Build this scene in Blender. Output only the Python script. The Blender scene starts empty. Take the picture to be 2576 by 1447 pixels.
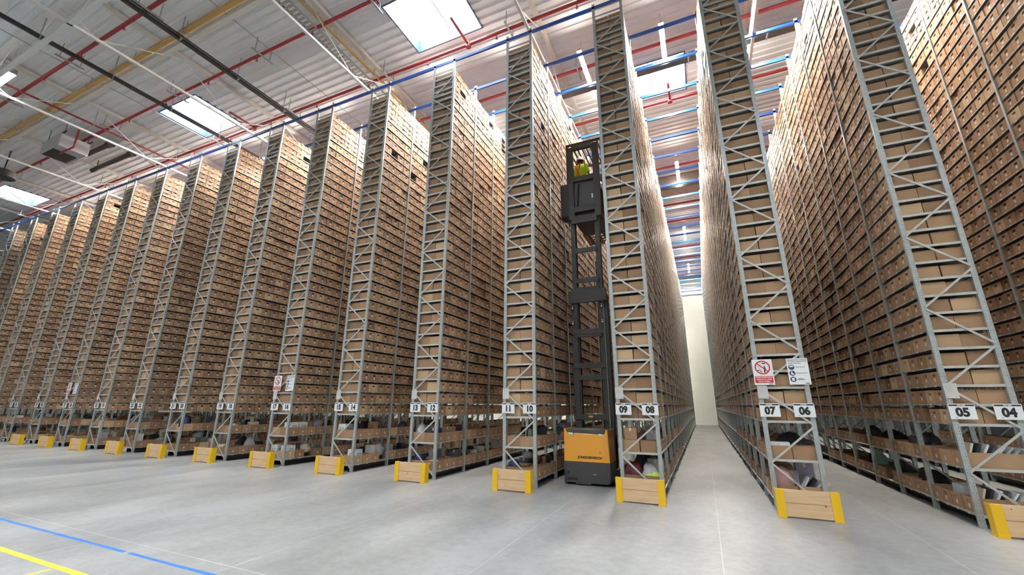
import bpy, bmesh, math, random
import numpy as np
from mathutils import Vector, Matrix, noise
random.seed(7); RNG = np.random.default_rng(11)
S = bpy.context.scene
COL = S.collection

# ------------------------------------------------------------------ camera, world, exposure
F, PITCH, ROLL, YAW = 1044.24, 0.27435, 0.00382, -0.42035
CAM = np.array([-3.80038, -9.77039, 1.87869])
IW, IH = 2576, 1447
def cam_axes():
    cx, sx, cy, sy, cz, sz = math.cos(PITCH), math.sin(PITCH), math.cos(ROLL), math.sin(ROLL), math.cos(YAW), math.sin(YAW)
    f = np.array([sz*cx, cz*cx, sx]); r = np.array([cz, -sz, 0.]); u = np.cross(r, f)
    return r*cy+u*sy, -r*sy+u*cy, f
CR, CU, CF = cam_axes()
cd = bpy.data.cameras.new('camera'); cam = bpy.data.objects.new('camera', cd); COL.objects.link(cam)
cd.sensor_width = 36; cd.lens = F/IW*36; cd.clip_end = 300; cd.clip_start = .05
cam.matrix_world = Matrix(((CR[0], CU[0], -CF[0], CAM[0]), (CR[1], CU[1], -CF[1], CAM[1]), (CR[2], CU[2], -CF[2], CAM[2]), (0, 0, 0, 1)))
S.camera = cam
vs = S.view_settings
vs.view_transform = 'Standard'; vs.look = 'None'; vs.gamma = 1; vs.use_curve_mapping = False
vs.exposure = 0.33
LAMP_AISLE, LAMP_HALL, SKY = 820.0, 430.0, 26.0
c = S.cycles
c.max_bounces = 7; c.diffuse_bounces = 6; c.glossy_bounces = 3; c.transmission_bounces = 3; c.transparent_max_bounces = 8
c.sample_clamp_indirect = 10; c.caustics_reflective = False; c.caustics_refractive = False
c.use_denoising = True
w = bpy.data.worlds.new('world'); S.world = w; w.use_nodes = True
nt = w.node_tree; bg = nt.nodes['Background']
tc = nt.nodes.new('ShaderNodeTexCoord'); nz = nt.nodes.new('ShaderNodeTexNoise'); rp = nt.nodes.new('ShaderNodeValToRGB')
nz.inputs['Scale'].default_value = 2.5; nz.inputs['Detail'].default_value = 5
rp.color_ramp.elements[0].position = .4; rp.color_ramp.elements[0].color = (.5, .72, 1, 1)
rp.color_ramp.elements[1].position = .6; rp.color_ramp.elements[1].color = (.95, .98, 1, 1)
nt.links.new(tc.outputs['Generated'], nz.inputs['Vector']); nt.links.new(nz.outputs['Fac'], rp.inputs['Fac']); nt.links.new(rp.outputs['Color'], bg.inputs['Color'])
bg.inputs['Strength'].default_value = SKY

# ------------------------------------------------------------------ materials
def mat(name, col, rough=.6, metal=0., emit=None, es=0., coat=0., spec=.5):
    m = bpy.data.materials.new(name); m.use_nodes = True
    b = m.node_tree.nodes['Principled BSDF']
    b.inputs['Base Color'].default_value = (*col, 1); b.inputs['Roughness'].default_value = rough; b.inputs['Metallic'].default_value = metal
    b.inputs['Specular IOR Level'].default_value = spec
    if coat: b.inputs['Coat Weight'].default_value = coat
    if emit: b.inputs['Emission Color'].default_value = (*emit, 1); b.inputs['Emission Strength'].default_value = es
    return m
def N(m, t, **kw):
    n = m.node_tree.nodes.new(t)
    for k, v in kw.items():
        if hasattr(n, k): setattr(n, k, v)
        else: n.inputs[k].default_value = v
    return n
def L(m, a, b): m.node_tree.links.new(a, b)
def B(m): return m.node_tree.nodes['Principled BSDF']
def ramp(m, stops):
    r = N(m, 'ShaderNodeValToRGB'); e = r.color_ramp.elements
    while len(e) < len(stops): e.new(.5)
    for x, (p, col) in zip(e, stops): x.position = p; x.color = (*col, 1)
    return r
def noisy(name, stops, scale=3, detail=4, rough=.6, metal=0., stretch=(1, 1, 1), bump=0., spec=.5):
    m = mat(name, (1, 1, 1), rough, metal, spec=spec)
    t = N(m, 'ShaderNodeTexCoord'); mp = N(m, 'ShaderNodeMapping'); mp.inputs['Scale'].default_value = stretch
    n = N(m, 'ShaderNodeTexNoise', Scale=scale, Detail=detail); r = ramp(m, stops)
    L(m, t.outputs['Object'], mp.inputs[0]); L(m, mp.outputs[0], n.inputs['Vector']); L(m, n.outputs['Fac'], r.inputs[0]); L(m, r.outputs[0], B(m).inputs['Base Color'])
    if bump:
        b = N(m, 'ShaderNodeBump', Strength=bump); L(m, n.outputs['Fac'], b.inputs['Height']); L(m, b.outputs[0], B(m).inputs['Normal'])
    return m
CARD = [(0, (.27, .158, .088)), (.45, (.345, .208, .117)), (.8, (.41, .258, .147)), (1, (.55, .38, .22))]
def card(name, obj):
    m = mat(name, (1, 1, 1), .75, spec=.25)
    src = N(m, 'ShaderNodeObjectInfo').outputs['Random'] if obj else N(m, 'ShaderNodeAttribute', attribute_name='tone').outputs['Fac']
    r = ramp(m, CARD); L(m, src, r.inputs[0]); L(m, r.outputs[0], B(m).inputs['Base Color'])
    return m
M = {}
M['card'] = card('brown_corrugated_card', False); M['curb'] = mat('skylight_upstand', (.08, .115, .17), .6); M['card_o'] = card('brown_carton_card', True)
M['hole'] = mat('hand_hole_shade', (.015, .01, .008), .9)  # near-black colour carries the shade inside the hand holes
M['paper'] = mat('white_paper', (.56, .53, .5), .6)
M['white'] = mat('white_sign_board', (.8, .8, .78), .45)
M['black'] = mat('black_print', (.015, .013, .013), .5)
M['red'] = mat('red_print', (.55, .02, .03), .5)
M['navy'] = mat('dark_blue_print', (.03, .035, .09), .5)
M['galv'] = noisy('galvanised_steel', [(.3, (.36, .37, .35)), (.7, (.46, .47, .45))], 14, 3, .42, .35)
M['rung'] = noisy('pale_zinc_rung', [(.3, (.46, .45, .41)), (.7, (.54, .53, .49))], 9, 3, .42, .25)
M['galv_dark'] = noisy('weathered_zinc', [(.3, (.3, .31, .3)), (.7, (.42, .43, .42))], 10, 3, .5, .5)
# upright steel with a real row of slots punched through its faces
m = noisy('slotted_upright_steel', [(.3, (.36, .38, .36)), (.7, (.46, .48, .46))], 12, 3, .42, .35); M['upright'] = m
t = N(m, 'ShaderNodeTexCoord'); sp = N(m, 'ShaderNodeSeparateXYZ'); L(m, t.outputs['Object'], sp.inputs[0])
def mth(m, op, a, b=None, c=None):
    n = N(m, 'ShaderNodeMath', operation=op)
    for k, v in enumerate((a, b, c)):
        if v is None: continue
        if isinstance(v, (int, float)): n.inputs[k].default_value = v
        else: L(m, v, n.inputs[k])
    return n.outputs[0]
fz = mth(m, 'ABSOLUTE', mth(m, 'SUBTRACT', mth(m, 'FRACT', mth(m, 'MULTIPLY', sp.outputs['Z'], 20.)), .5))
mz = mth(m, 'LESS_THAN', fz, .15)
mx = mth(m, 'LESS_THAN', mth(m, 'ABSOLUTE', mth(m, 'SUBTRACT', mth(m, 'ABSOLUTE', sp.outputs['X']), .022)), .0036)
my = mth(m, 'LESS_THAN', mth(m, 'ABSOLUTE', mth(m, 'SUBTRACT', sp.outputs['Y'], .028)), .006)
hm = mth(m, 'MULTIPLY', mz, mth(m, 'MAXIMUM', mx, mth(m, 'MULTIPLY', my, mth(m, 'GREATER_THAN', mth(m, 'ABSOLUTE', sp.outputs['X']), .0385))))
tr = N(m, 'ShaderNodeBsdfTransparent'); mix = N(m, 'ShaderNodeMixShader'); out = m.node_tree.nodes['Material Output']
L(m, hm, mix.inputs[0]); L(m, B(m).outputs[0], mix.inputs[1]); L(m, tr.outputs[0], mix.inputs[2]); L(m, mix.outputs[0], out.inputs[0])
# floor
m = mat('polished_concrete', (1, 1, 1), .3, spec=.5); M['floor'] = m
t = N(m, 'ShaderNodeTexCoord'); mp = N(m, 'ShaderNodeMapping'); mp.inputs['Scale'].default_value = (1, .45, 1)
n1 = N(m, 'ShaderNodeTexNoise', Scale=.7, Detail=5, Roughness=.55); n2 = N(m, 'ShaderNodeTexNoise', Scale=7., Detail=6, Roughness=.65)
L(m, t.outputs['Object'], mp.inputs[0]); L(m, mp.outputs[0], n1.inputs['Vector']); L(m, t.outputs['Object'], n2.inputs['Vector'])
mxn = mth(m, 'ADD', mth(m, 'MULTIPLY', n1.outputs['Fac'], .7), mth(m, 'MULTIPLY', n2.outputs['Fac'], .3))
r = ramp(m, [(.38, (.205, .21, .208)), (.5, (.275, .282, .28)), (.6, (.345, .353, .352))]); L(m, mxn, r.inputs[0]); L(m, r.outputs[0], B(m).inputs['Base Color'])
rr = N(m, 'ShaderNodeMapRange'); rr.inputs['To Min'].default_value = .42; rr.inputs['To Max'].default_value = .26
L(m, mxn, rr.inputs['Value']); L(m, rr.outputs[0], B(m).inputs['Roughness'])
M['joint'] = mat('pale_joint_filler', (.55, .54, .5), .6)
M['bluetape'] = noisy('blue_floor_tape', [(.3, (.02, .12, .52)), (.7, (.04, .2, .7))], 9, 4, .55)
M['yeltape'] = noisy('yellow_floor_tape', [(.3, (.72, .55, .03)), (.7, (.85, .68, .06))], 9, 4, .5)
M['deck'] = noisy('white_roof_sheet', [(.3, (.76, .78, .79)), (.7, (.83, .85, .86))], 1.2, 3, .5)
M['wall'] = noisy('pale_wall_panel', [(.3, (.72, .75, .7)), (.7, (.77, .8, .75))], .6, 3, .6)
M['cream'] = mat('cream_painted_steel', (.72, .69, .62), .45)
M['whitesteel'] = mat('white_painted_steel', (.78, .78, .76), .4)
M['redpipe'] = mat('red_painted_pipe', (.27, .02, .022), .5)
M['yelpipe'] = mat('yellow_painted_pipe', (.42, .26, .085), .6)
M['blue'] = mat('blue_painted_beam', (.005, .065, .31), .35)
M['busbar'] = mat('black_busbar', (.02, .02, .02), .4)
M['greybox'] = mat('grey_sheet_metal', (.5, .5, .52), .45, .2)
M['concrete'] = noisy('brown_grey_concrete', [(.3, (.2, .17, .14)), (.7, (.27, .23, .19))], 2, 4, .8)
M['wood'] = m = noisy('pine_board', [(.25, (.58, .37, .19)), (.6, (.68, .46, .26)), (.9, (.74, .53, .31))], 2.2, 6, .6, stretch=(1.2, 8, 9))
v = N(m, 'ShaderNodeTexVoronoi', Scale=3.4); v.inputs['Randomness'].default_value = 1.; lt = N(m, 'ShaderNodeMapRange'); lt.inputs['From Min'].default_value = .035; lt.inputs['From Max'].default_value = .06
oi = N(m, 'ShaderNodeObjectInfo'); vt = N(m, 'ShaderNodeTexCoord'); va = N(m, 'ShaderNodeVectorMath', operation='ADD')
L(m, vt.outputs['Object'], va.inputs[0]); L(m, oi.outputs['Location'], va.inputs[1]); L(m, va.outputs[0], v.inputs['Vector'])
L(m, v.outputs['Distance'], lt.inputs['Value'])
mx_ = N(m, 'ShaderNodeMix', data_type='RGBA'); rmp = [n for n in m.node_tree.nodes if n.type == 'VALTORGB'][0]
L(m, lt.outputs[0], mx_.inputs['Factor']); mx_.inputs['A'].default_value = (.2, .08, .03, 1); L(m, rmp.outputs[0], mx_.inputs['B']); L(m, mx_.outputs['Result'], B(m).inputs['Base Color'])
M['pallet'] = noisy('rough_pallet_wood', [(.3, (.3, .17, .08)), (.7, (.45, .28, .14))], 3, 5, .8, stretch=(1, 6, 6))
M['guard'] = mat('yellow_powder_coat', (.78, .46, .01), .38)
M['orange'] = mat('orange_yellow_paint', (.86, .36, .012), .22, coat=.5)
M['charcoal'] = mat('charcoal_truck_steel', (.055, .05, .05), .42)
M['mast'] = mat('dark_mast_steel', (.04, .036, .034), .45, .2)
M['chrome'] = mat('chromed_rod', (.6, .6, .6), .2, 1.)
M['lens'] = mat('clear_lamp_lens', (.8, .82, .85), .15)
M['lamp'] = mat('lit_led_tube', (.9, .9, .9), .5, emit=(1, .915, .79), es=LAMP_AISLE)
M['lamp_hall'] = mat('lit_led_panel', (.9, .9, .9), .5, emit=(.96, .98, 1), es=LAMP_HALL)
M['lamp_body'] = mat('grey_lamp_housing', (.3, .3, .3), .5)
M['skin'] = mat('skin', (.55, .3, .2), .5); M['hivis'] = mat('fluorescent_yellow_cloth', (.62, .85, .03), .8)
M['orangecloth'] = mat('orange_webbing', (.9, .2, .05), .7); M['trousers'] = mat('dark_trousers', (.03, .035, .05), .9)
M['helmet'] = mat('white_helmet_shell', (.8, .8, .78), .25); M['hair'] = mat('dark_hair', (.03, .02, .015), .8); M['shoe'] = mat('black_leather', (.02, .02, .02), .5)
m = bpy.data.materials.new('clear_polycarbonate'); m.use_nodes = True; M['glaze'] = m
nt = m.node_tree; nt.nodes.clear(); o_ = nt.nodes.new('ShaderNodeOutputMaterial'); t1 = nt.nodes.new('ShaderNodeBsdfTransparent'); g1 = nt.nodes.new('ShaderNodeBsdfGlossy'); mm = nt.nodes.new('ShaderNodeMixShader')
t1.inputs[0].default_value = (.93, .96, 1, 1); g1.inputs['Roughness'].default_value = .1; mm.inputs[0].default_value = .06
nt.links.new(t1.outputs[0], mm.inputs[1]); nt.links.new(g1.outputs[0], mm.inputs[2]); nt.links.new(mm.outputs[0], o_.inputs[0])

# ------------------------------------------------------------------ mesh helpers
def setp(o, label=None, cat=None, group=None, kind=None):
    if label: o['label'] = label
    if cat: o['category'] = cat
    if group: o['group'] = group
    if kind: o['kind'] = kind
    return o
class MB:
    def __init__(s): s.v = []; s.f = []; s.mi = []; s.sm = []
    def add(s, vs_, fs, mi=0, smooth=False):
        n = len(s.v); s.v += [tuple(p) for p in vs_]; s.f += [tuple(i+n for i in f) for f in fs]; s.mi += [mi]*len(fs); s.sm += [smooth]*len(fs)
    def box(s, a, b, mi=0, rot=None, piv=None):
        x0, y0, z0 = a; x1, y1, z1 = b
        p = [Vector(q) for q in ((x0,y0,z0),(x1,y0,z0),(x1,y1,z0),(x0,y1,z0),(x0,y0,z1),(x1,y0,z1),(x1,y1,z1),(x0,y1,z1))]
        if rot is not None:
            pv = Vector(piv) if piv else Vector(((x0+x1)/2, (y0+y1)/2, (z0+z1)/2)); p = [rot @ (q-pv)+pv for q in p]
        s.add(p, [(0,3,2,1),(4,5,6,7),(0,1,5,4),(1,2,6,5),(2,3,7,6),(3,0,4,7)], mi)
    def bar(s, p, q, w_, h_, mi=0, up=(0, 0, 1)):
        p, q = Vector(p), Vector(q); d = (q-p).normalized(); u = Vector(up)
        if abs(d.dot(u)) > .98: u = Vector((0, 1, 0))
        sd = d.cross(u).normalized()*w_/2; u = sd.normalized().cross(d)*h_/2
        c_ = [p-sd-u, p+sd-u, p+sd+u, p-sd+u, q-sd-u, q+sd-u, q+sd+u, q-sd+u]
        s.add(c_, [(0,1,2,3),(7,6,5,4),(0,4,5,1),(1,5,6,2),(2,6,7,3),(3,7,4,0)], mi)
    def tube(s, p, q, r, n=10, mi=0, r2=None, caps=True):
        p, q = Vector(p), Vector(q); d = (q-p).normalized(); a = Vector((0, 0, 1)) if abs(d.z) < .9 else Vector((1, 0, 0))
        x = d.cross(a).normalized(); y = d.cross(x); r2 = r if r2 is None else r2; vs_ = []
        for pt, rr_ in ((p, r), (q, r2)):
            vs_ += [pt+(x*math.cos(2*math.pi*i/n)+y*math.sin(2*math.pi*i/n))*rr_ for i in range(n)]
        s.add(vs_, [(i, (i+1) % n, n+(i+1) % n, n+i) for i in range(n)], mi, True)
        if caps: s.add(vs_, [tuple(range(n-1, -1, -1)), tuple(range(n, 2*n))], mi)
    def prism(s, pts, y0, y1, mi=0):          # outline in x,z extruded along y
        n = len(pts); vs_ = [(x, y0, z) for x, z in pts]+[(x, y1, z) for x, z in pts]
        s.add(vs_, [tuple(range(n)), tuple(range(2*n-1, n-1, -1))]+[(i, n+i, n+(i+1) % n, (i+1) % n) for i in range(n)], mi)
    def build(s, name, mats, parent=None, loc=(0, 0, 0), bevel=0, rot=(0, 0, 0)):
        me = bpy.data.meshes.new(name); me.from_pydata(s.v, [], s.f)
        for m_ in (mats if isinstance(mats, (list, tuple)) else [mats]): me.materials.append(m_)
        me.polygons.foreach_set('material_index', s.mi); me.polygons.foreach_set('use_smooth', s.sm); me.update()
        if bevel:
            bm = bmesh.new(); bm.from_mesh(me); bmesh.ops.remove_doubles(bm, verts=bm.verts, dist=1e-5)
            bmesh.ops.bevel(bm, geom=[e for e in bm.edges if len(e.link_faces) == 2 and e.calc_face_angle(0) > .6], offset=bevel, segments=2, affect='EDGES', profile=.5, clamp_overlap=True)
            bm.to_mesh(me); bm.free()
        return link(name, me, parent, loc, rot)
def link(name, me, parent=None, loc=(0, 0, 0), rot=(0, 0, 0)):
    o = bpy.data.objects.new(name, me); COL.objects.link(o); o.location = loc; o.rotation_euler = rot
    if parent: o.parent = parent
    return o
def empty(name, loc, label, cat, group=None, rot=(0, 0, 0)):
    o = bpy.data.objects.new(name, None); COL.objects.link(o); o.location = loc; o.rotation_euler = rot; o.empty_display_size = .2
    return setp(o, label, cat, group)
def text(name, body, size, mt, parent, loc, bold=0., ax='CENTER', sx=1., shear=0.):
    cu = bpy.data.curves.new(name, 'FONT'); cu.body = body; cu.size = size; cu.align_x = ax; cu.align_y = 'CENTER'; cu.offset = bold; cu.extrude = .0006; cu.shear = shear
    cu.resolution_u = 3; cu.materials.append(mt)
    o = link(name, cu, parent, loc, (math.pi/2, 0, 0)); o.scale = (sx, 1, 1); return o
def quads_mesh(name, Q, mi, mats, tone=None):        # Q: (n,4,3)
    me = bpy.data.meshes.new(name); n = len(Q)
    me.vertices.add(4*n); me.vertices.foreach_set('co', np.ascontiguousarray(Q, dtype=np.float32).ravel())
    me.loops.add(4*n); me.loops.foreach_set('vertex_index', np.arange(4*n, dtype=np.int32))
    me.polygons.add(n); me.polygons.foreach_set('loop_start', np.arange(0, 4*n, 4, dtype=np.int32))
    try: me.polygons.foreach_set('loop_total', np.full(n, 4, dtype=np.int32))
    except Exception: pass
    for m_ in mats: me.materials.append(m_)
    me.polygons.foreach_set('material_index', np.ascontiguousarray(mi, dtype=np.int32))
    if tone is not None:
        a = me.attributes.new('tone', 'FLOAT', 'FACE'); a.data.foreach_set('value', np.ascontiguousarray(tone, dtype=np.float32))
    me.update(calc_edges=True); return me
def rect(ax, pos, u0, u1, v0, v1):            # n quads on planes normal to an axis
    n = len(pos); q = np.zeros((n, 4, 3)); a, b = [k for k in range(3) if k != ax]
    q[:, :, ax] = np.asarray(pos)[:, None]
    for k, (u, v_) in enumerate(((u0, v0), (u1, v0), (u1, v1), (u0, v1))): q[:, k, a] = u; q[:, k, b] = v_
    return q
def box_quads(mn, mx):
    n = len(mn); x0, y0, z0 = mn.T; x1, y1, z1 = mx.T
    return np.concatenate([rect(0, x0, y0, y1, z0, z1), rect(0, x1, y0, y1, z0, z1), rect(1, y0, x0, x1, z0, z1), rect(1, y1, x0, x1, z0, z1), rect(2, z0, x0, x1, y0, y1), rect(2, z1, x0, x1, y0, y1)])
def frame4(ax, pos, U0, U1, V0, V1, u0, u1, v0, v1):   # four trapezoids round a hole
    n = len(pos); a, b = [k for k in range(3) if k != ax]; out = []
    O = [(U0, V0), (U1, V0), (U1, V1), (U0, V1)]; I = [(u0, v0), (u1, v0), (u1, v1), (u0, v1)]
    for k in range(4):
        q = np.zeros((n, 4, 3)); q[:, :, ax] = np.asarray(pos)[:, None]
        for j, (u, v_) in enumerate((O[k], O[(k+1) % 4], I[(k+1) % 4], I[k])): q[:, j, a] = u; q[:, j, b] = v_
        out.append(q)
    return np.concatenate(out)
def carton_quads(mn, mx, side, opn, with_label=True):
    """archive cartons with a hand hole and paper label on the aisle face; opn = no lid. returns quads, material, tone index"""
    Q = []; MI = []; ID = []
    ids = np.arange(len(mn))
    def put(q, mi, idx): Q.append(q); MI.append(np.full(len(q), mi)); ID.append(np.tile(idx, len(q)//max(1, len(idx))))
    for sd in (-1, 1):
        for op in (False, True):
            k = np.where((side == sd) & (opn == op))[0]
            if not len(k): continue
            x0, y0, z0 = mn[k].T; x1, y1, z1 = mx[k].T; h = z1-z0; yc = (y0+y1)/2; i = ids[k]
            xf, xb, s = (x1, x0, 1) if sd > 0 else (x0, x1, -1)
            hy0, hy1 = yc-.047, yc+.047; hz0, hz1 = z0+h*.64, z0+h*.64+.042
            put(frame4(0, xf, y0, y1, z0, z1, hy0, hy1, hz0, hz1), 0, i)
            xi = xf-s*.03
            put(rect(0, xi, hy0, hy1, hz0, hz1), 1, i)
            put(np.concatenate([rect(1, hy0, np.minimum(xf, xi), np.maximum(xf, xi), hz0, hz1), rect(1, hy1, np.minimum(xf, xi), np.maximum(xf, xi), hz0, hz1),
                                rect(2, hz0, np.minimum(xf, xi), np.maximum(xf, xi), hy0, hy1), rect(2, hz1, np.minimum(xf, xi), np.maximum(xf, xi), hy0, hy1)]), 0, i)
            put(np.concatenate([rect(0, xb, y0, y1, z0, z1), rect(1, y0, x0, x1, z0, z1), rect(1, y1, x0, x1, z0, z1)]), 0, i)
            if op:
                t = .008; a0, a1, b0, b1, zb = x0+t, x1-t, y0+t, y1-t, z0+.01
                put(np.concatenate([rect(0, a0, b0, b1, zb, z1), rect(0, a1, b0, b1, zb, z1), rect(1, b0, a0, a1, zb, z1), rect(1, b1, a0, a1, zb, z1), rect(2, zb, a0, a1, b0, b1)]), 0, i)
                put(frame4(2, z1, x0, x1, y0, y1, a0, a1, b0, b1), 0, i)
            else: put(rect(2, z1, x0, x1, y0, y1), 0, i)
            if with_label: put(rect(0, xf+s*.002, yc-.026, yc+.026, z0+h*.26, z0+h*.52), 2, i)
    return np.concatenate(Q), np.concatenate(MI), np.concatenate(ID)

ORD = ['first', 'second', 'third', 'fourth', 'fifth', 'sixth', 'seventh', 'eighth', 'ninth', 'tenth', 'eleventh', 'twelfth', 'thirteenth', 'fourteenth', 'fifteenth', 'sixteenth', 'seventeenth', 'eighteenth', 'nineteenth', 'twentieth',
       'twenty-first', 'twenty-second', 'twenty-third', 'twenty-fourth', 'twenty-fifth', 'twenty-sixth', 'twenty-seventh', 'twenty-eighth', 'twenty-ninth', 'thirtieth', 'thirty-first', 'thirty-second', 'thirty-third', 'thirty-fourth', 'thirty-fifth', 'thirty-sixth', 'thirty-seventh', 'thirty-eighth', 'thirty-ninth']
# ------------------------------------------------------------------ the hall
XL, XR, YB, YF, ZC = -62., 12., -26., 36.8, 15.
def struct(o): o['kind'] = 'structure'; return o
b = MB(); b.box((XL, YB, -.2), (XR, YF, 0)); struct(b.build('floor', M['floor']))
b = MB(); b.box((XL, YF, 0), (XR, YF+.3, ZC+.5))
struct(b.build('wall_far', M['wall']))
b = MB(); b.box((XL, YB-.3, 0), (XR, YB, ZC+.5)); struct(b.build('wall_near', M['wall']))
b = MB(); b.box((XL-.3, YB-.3, 0), (XL, YF+.3, ZC+.5)); struct(b.build('wall_left', M['wall']))
b = MB(); b.box((XR, YB-.3, 0), (XR+.3, YF+.3, ZC+.5)); struct(b.build('wall_right', M['wall']))
b = MB()
for z in (2.1, 4.2, 6.3, 8.4, 10.5, 12.6): b.box((XL, YF-.008, z-.008), (XR, YF, z+.008))
struct(b.build('trim_1', M['cream']))
b = MB(); b.box((XL, YF-.06, 0), (XR, YF, .15)); struct(b.build('baseboard_far', M['whitesteel']))
# skylight openings (x0, x1, y-rib index, ribs)
PER = .31
SKY_L = [(-12.46, -9.63, -1.56), (-25.66, -22.86, -1.56), (-45.2, -42.3, -1.56), (.74, 3.57, -1.56), (-5.85, -3.02, 4.72), (-19.05, -16.2, 4.72), (6., 8.8, 4.72),
         (-12.46, -9.63, -14.), (-25.66, -22.86, -14.), (.74, 3.57, -14.), (-38.9, -36., -14.), (-33., -30.2, 17.), (-5.85, -3., -20.), (-19., -16.2, -20.)]  # openings behind the camera are unseen extras, added to light the floor
def snap(y): return YB+round((y-YB)/PER)*PER
SKYL = [(x0, x1, snap(y), snap(y)+7*PER) for x0, x1, y in SKY_L]
b = MB(); y = YB; prof = [(0, 0), (.17, 0), (.2, .045), (.28, .045), (.31, 0)]
while y < YF:
    cuts = sorted((x0, x1) for x0, x1, a, bb in SKYL if a-.01 <= y < bb-.01); xs = [XL]
    for q in cuts: xs += list(q)
    xs.append(XR)
    for k in range(0, len(xs), 2):
        for (u0, h0), (u1, h1) in zip(prof[:-1], prof[1:]):
            y0, y1 = y+u0, min(y+u1, YF)
            if y0 < YF: b.add([(xs[k], y0, ZC+h0), (xs[k+1], y0, ZC+h0), (xs[k+1], y1, ZC+h1), (xs[k], y1, ZC+h1)], [(0, 3, 2, 1)])
    y += PER
# roof build-up above the deck keeps daylight out everywhere but at the openings
zr = ZC+.45; ys = sorted({YB, YF} | {a for _, _, a, _ in SKYL} | {q for _, _, _, q in SKYL})
for y0, y1 in zip(ys[:-1], ys[1:]):
    cuts = sorted((x0, x1) for x0, x1, a, q in SKYL if a-.01 <= y0 and y1 <= q+.01); xs = [XL]
    for q in cuts: xs += list(q)
    xs.append(XR)
    for k in range(0, len(xs), 2): b.add([(xs[k], y0, zr), (xs[k+1], y0, zr), (xs[k+1], y1, zr), (xs[k], y1, zr)], [(0, 3, 2, 1)])
struct(b.build('ceiling', M['deck']))
for k, (x0, x1, y0, y1) in enumerate(SKYL):
    b = MB(); t = .05; z0, z1 = ZC-.03, ZC+.6
    for a, q in (((x0, y0, z0), (x0+t, y1, z1)), ((x1-t, y0, z0), (x1, y1, z1)), ((x0+t, y0, z0), (x1-t, y0+t, z1)), ((x0+t, y1-t, z0), (x1-t, y1, z1))): b.box(a, q)
    fr = struct(b.build('window_%d' % (k+1), M['curb']))
    b = MB(); n = 8; cx, cy = (x0+x1)/2, (y0+y1)/2
    vs_ = [(x0+(x1-x0)*i/n, y0+(y1-y0)*j/n, z1+.3*(1-(2*i/n-1)**2)*(1-(2*j/n-1)**2)) for j in range(n+1) for i in range(n+1)]
    b.add(vs_, [(j*(n+1)+i, j*(n+1)+i+1, (j+1)*(n+1)+i+1, (j+1)*(n+1)+i) for j in range(n) for i in range(n)], 0, True)
    b.build('pane', M['glaze'], fr)
    b = MB(); b.bar((cx, y0+.05, z1-.03), (cx, y1-.05, z1-.03), .04, .05); b.build('glazing_bar', M['whitesteel'], fr)
    ld = bpy.data.lights.new('skylight_portal', 'AREA'); ld.shape = 'RECTANGLE'; ld.size = x1-x0; ld.size_y = y1-y0; ld.cycles.is_portal = True
    lo = bpy.data.objects.new('skylight_portal', ld); COL.objects.link(lo); lo.location = (cx, cy, z1-.05); lo.parent = fr; lo['kind'] = 'helper'
# floor joints and tape
b = MB()
for x in [-3.8+2.68*k for k in range(-19, 5)]: b.box((x-.0035, YB, 0), (x+.0035, YF, .0008))
for y in (-5.95, -14.3): b.box((XL, y-.0035, 0), (XR, y+.0035, .0008))
struct(b.build('trim_2', M['joint']))
def tape(name, p, q, wd, mt, label, ragged=.004):
    b = MB(); p, q = Vector(p), Vector(q); d = (q-p); n = max(2, int(d.length/.25)); s = Vector((-d.y, d.x, 0)).normalized()
    vs_ = []
    for i in range(n+1):
        c_ = p+d*i/n
        vs_ += [c_+s*(wd/2+random.uniform(-ragged, ragged)), c_-s*(wd/2+random.uniform(-ragged, ragged))]
    top = [Vector((v_.x, v_.y, .0015)) for v_ in vs_]; bot = [Vector((v_.x, v_.y, .0002)) for v_ in vs_]
    m_ = 2*(n+1)
    b.add(top+bot, [(2*i, 2*i+1, 2*i+3, 2*i+2) for i in range(n)]+[(2*i, 2*i+2, m_+2*i+2, m_+2*i) for i in range(n)]+[(2*i+1, m_+2*i+1, m_+2*i+3, 2*i+3) for i in range(n)]+[(0, m_, m_+1, 1), (2*n, 2*n+1, m_+2*n+1, m_+2*n)])
    return setp(b.build(name, mt), label, 'floor marking')
tape('blue_floor_tape', (-40, -6.12, 0), (-10.93, -6.2, 0), .05, M['bluetape'], 'long blue tape strip on grey floor, ending left of the gap', .006)
tape('blue_floor_tape', (-10.83, -6.2, 0), (-3.2, -6.2, 0), .05, M['bluetape'], 'blue tape strip on floor continuing to the right of the gap', .006)
tape('yellow_floor_line', (-40, -6.85, 0), (-3.5, -6.81, 0), .075, M['yeltape'], 'long yellow floor line in the bottom left corner')
tape('yellow_floor_line', (-10.99, -6.88, 0), (-10.99, -14, 0), .05, M['yeltape'], 'short narrow yellow branch line meeting the long yellow line')

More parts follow.
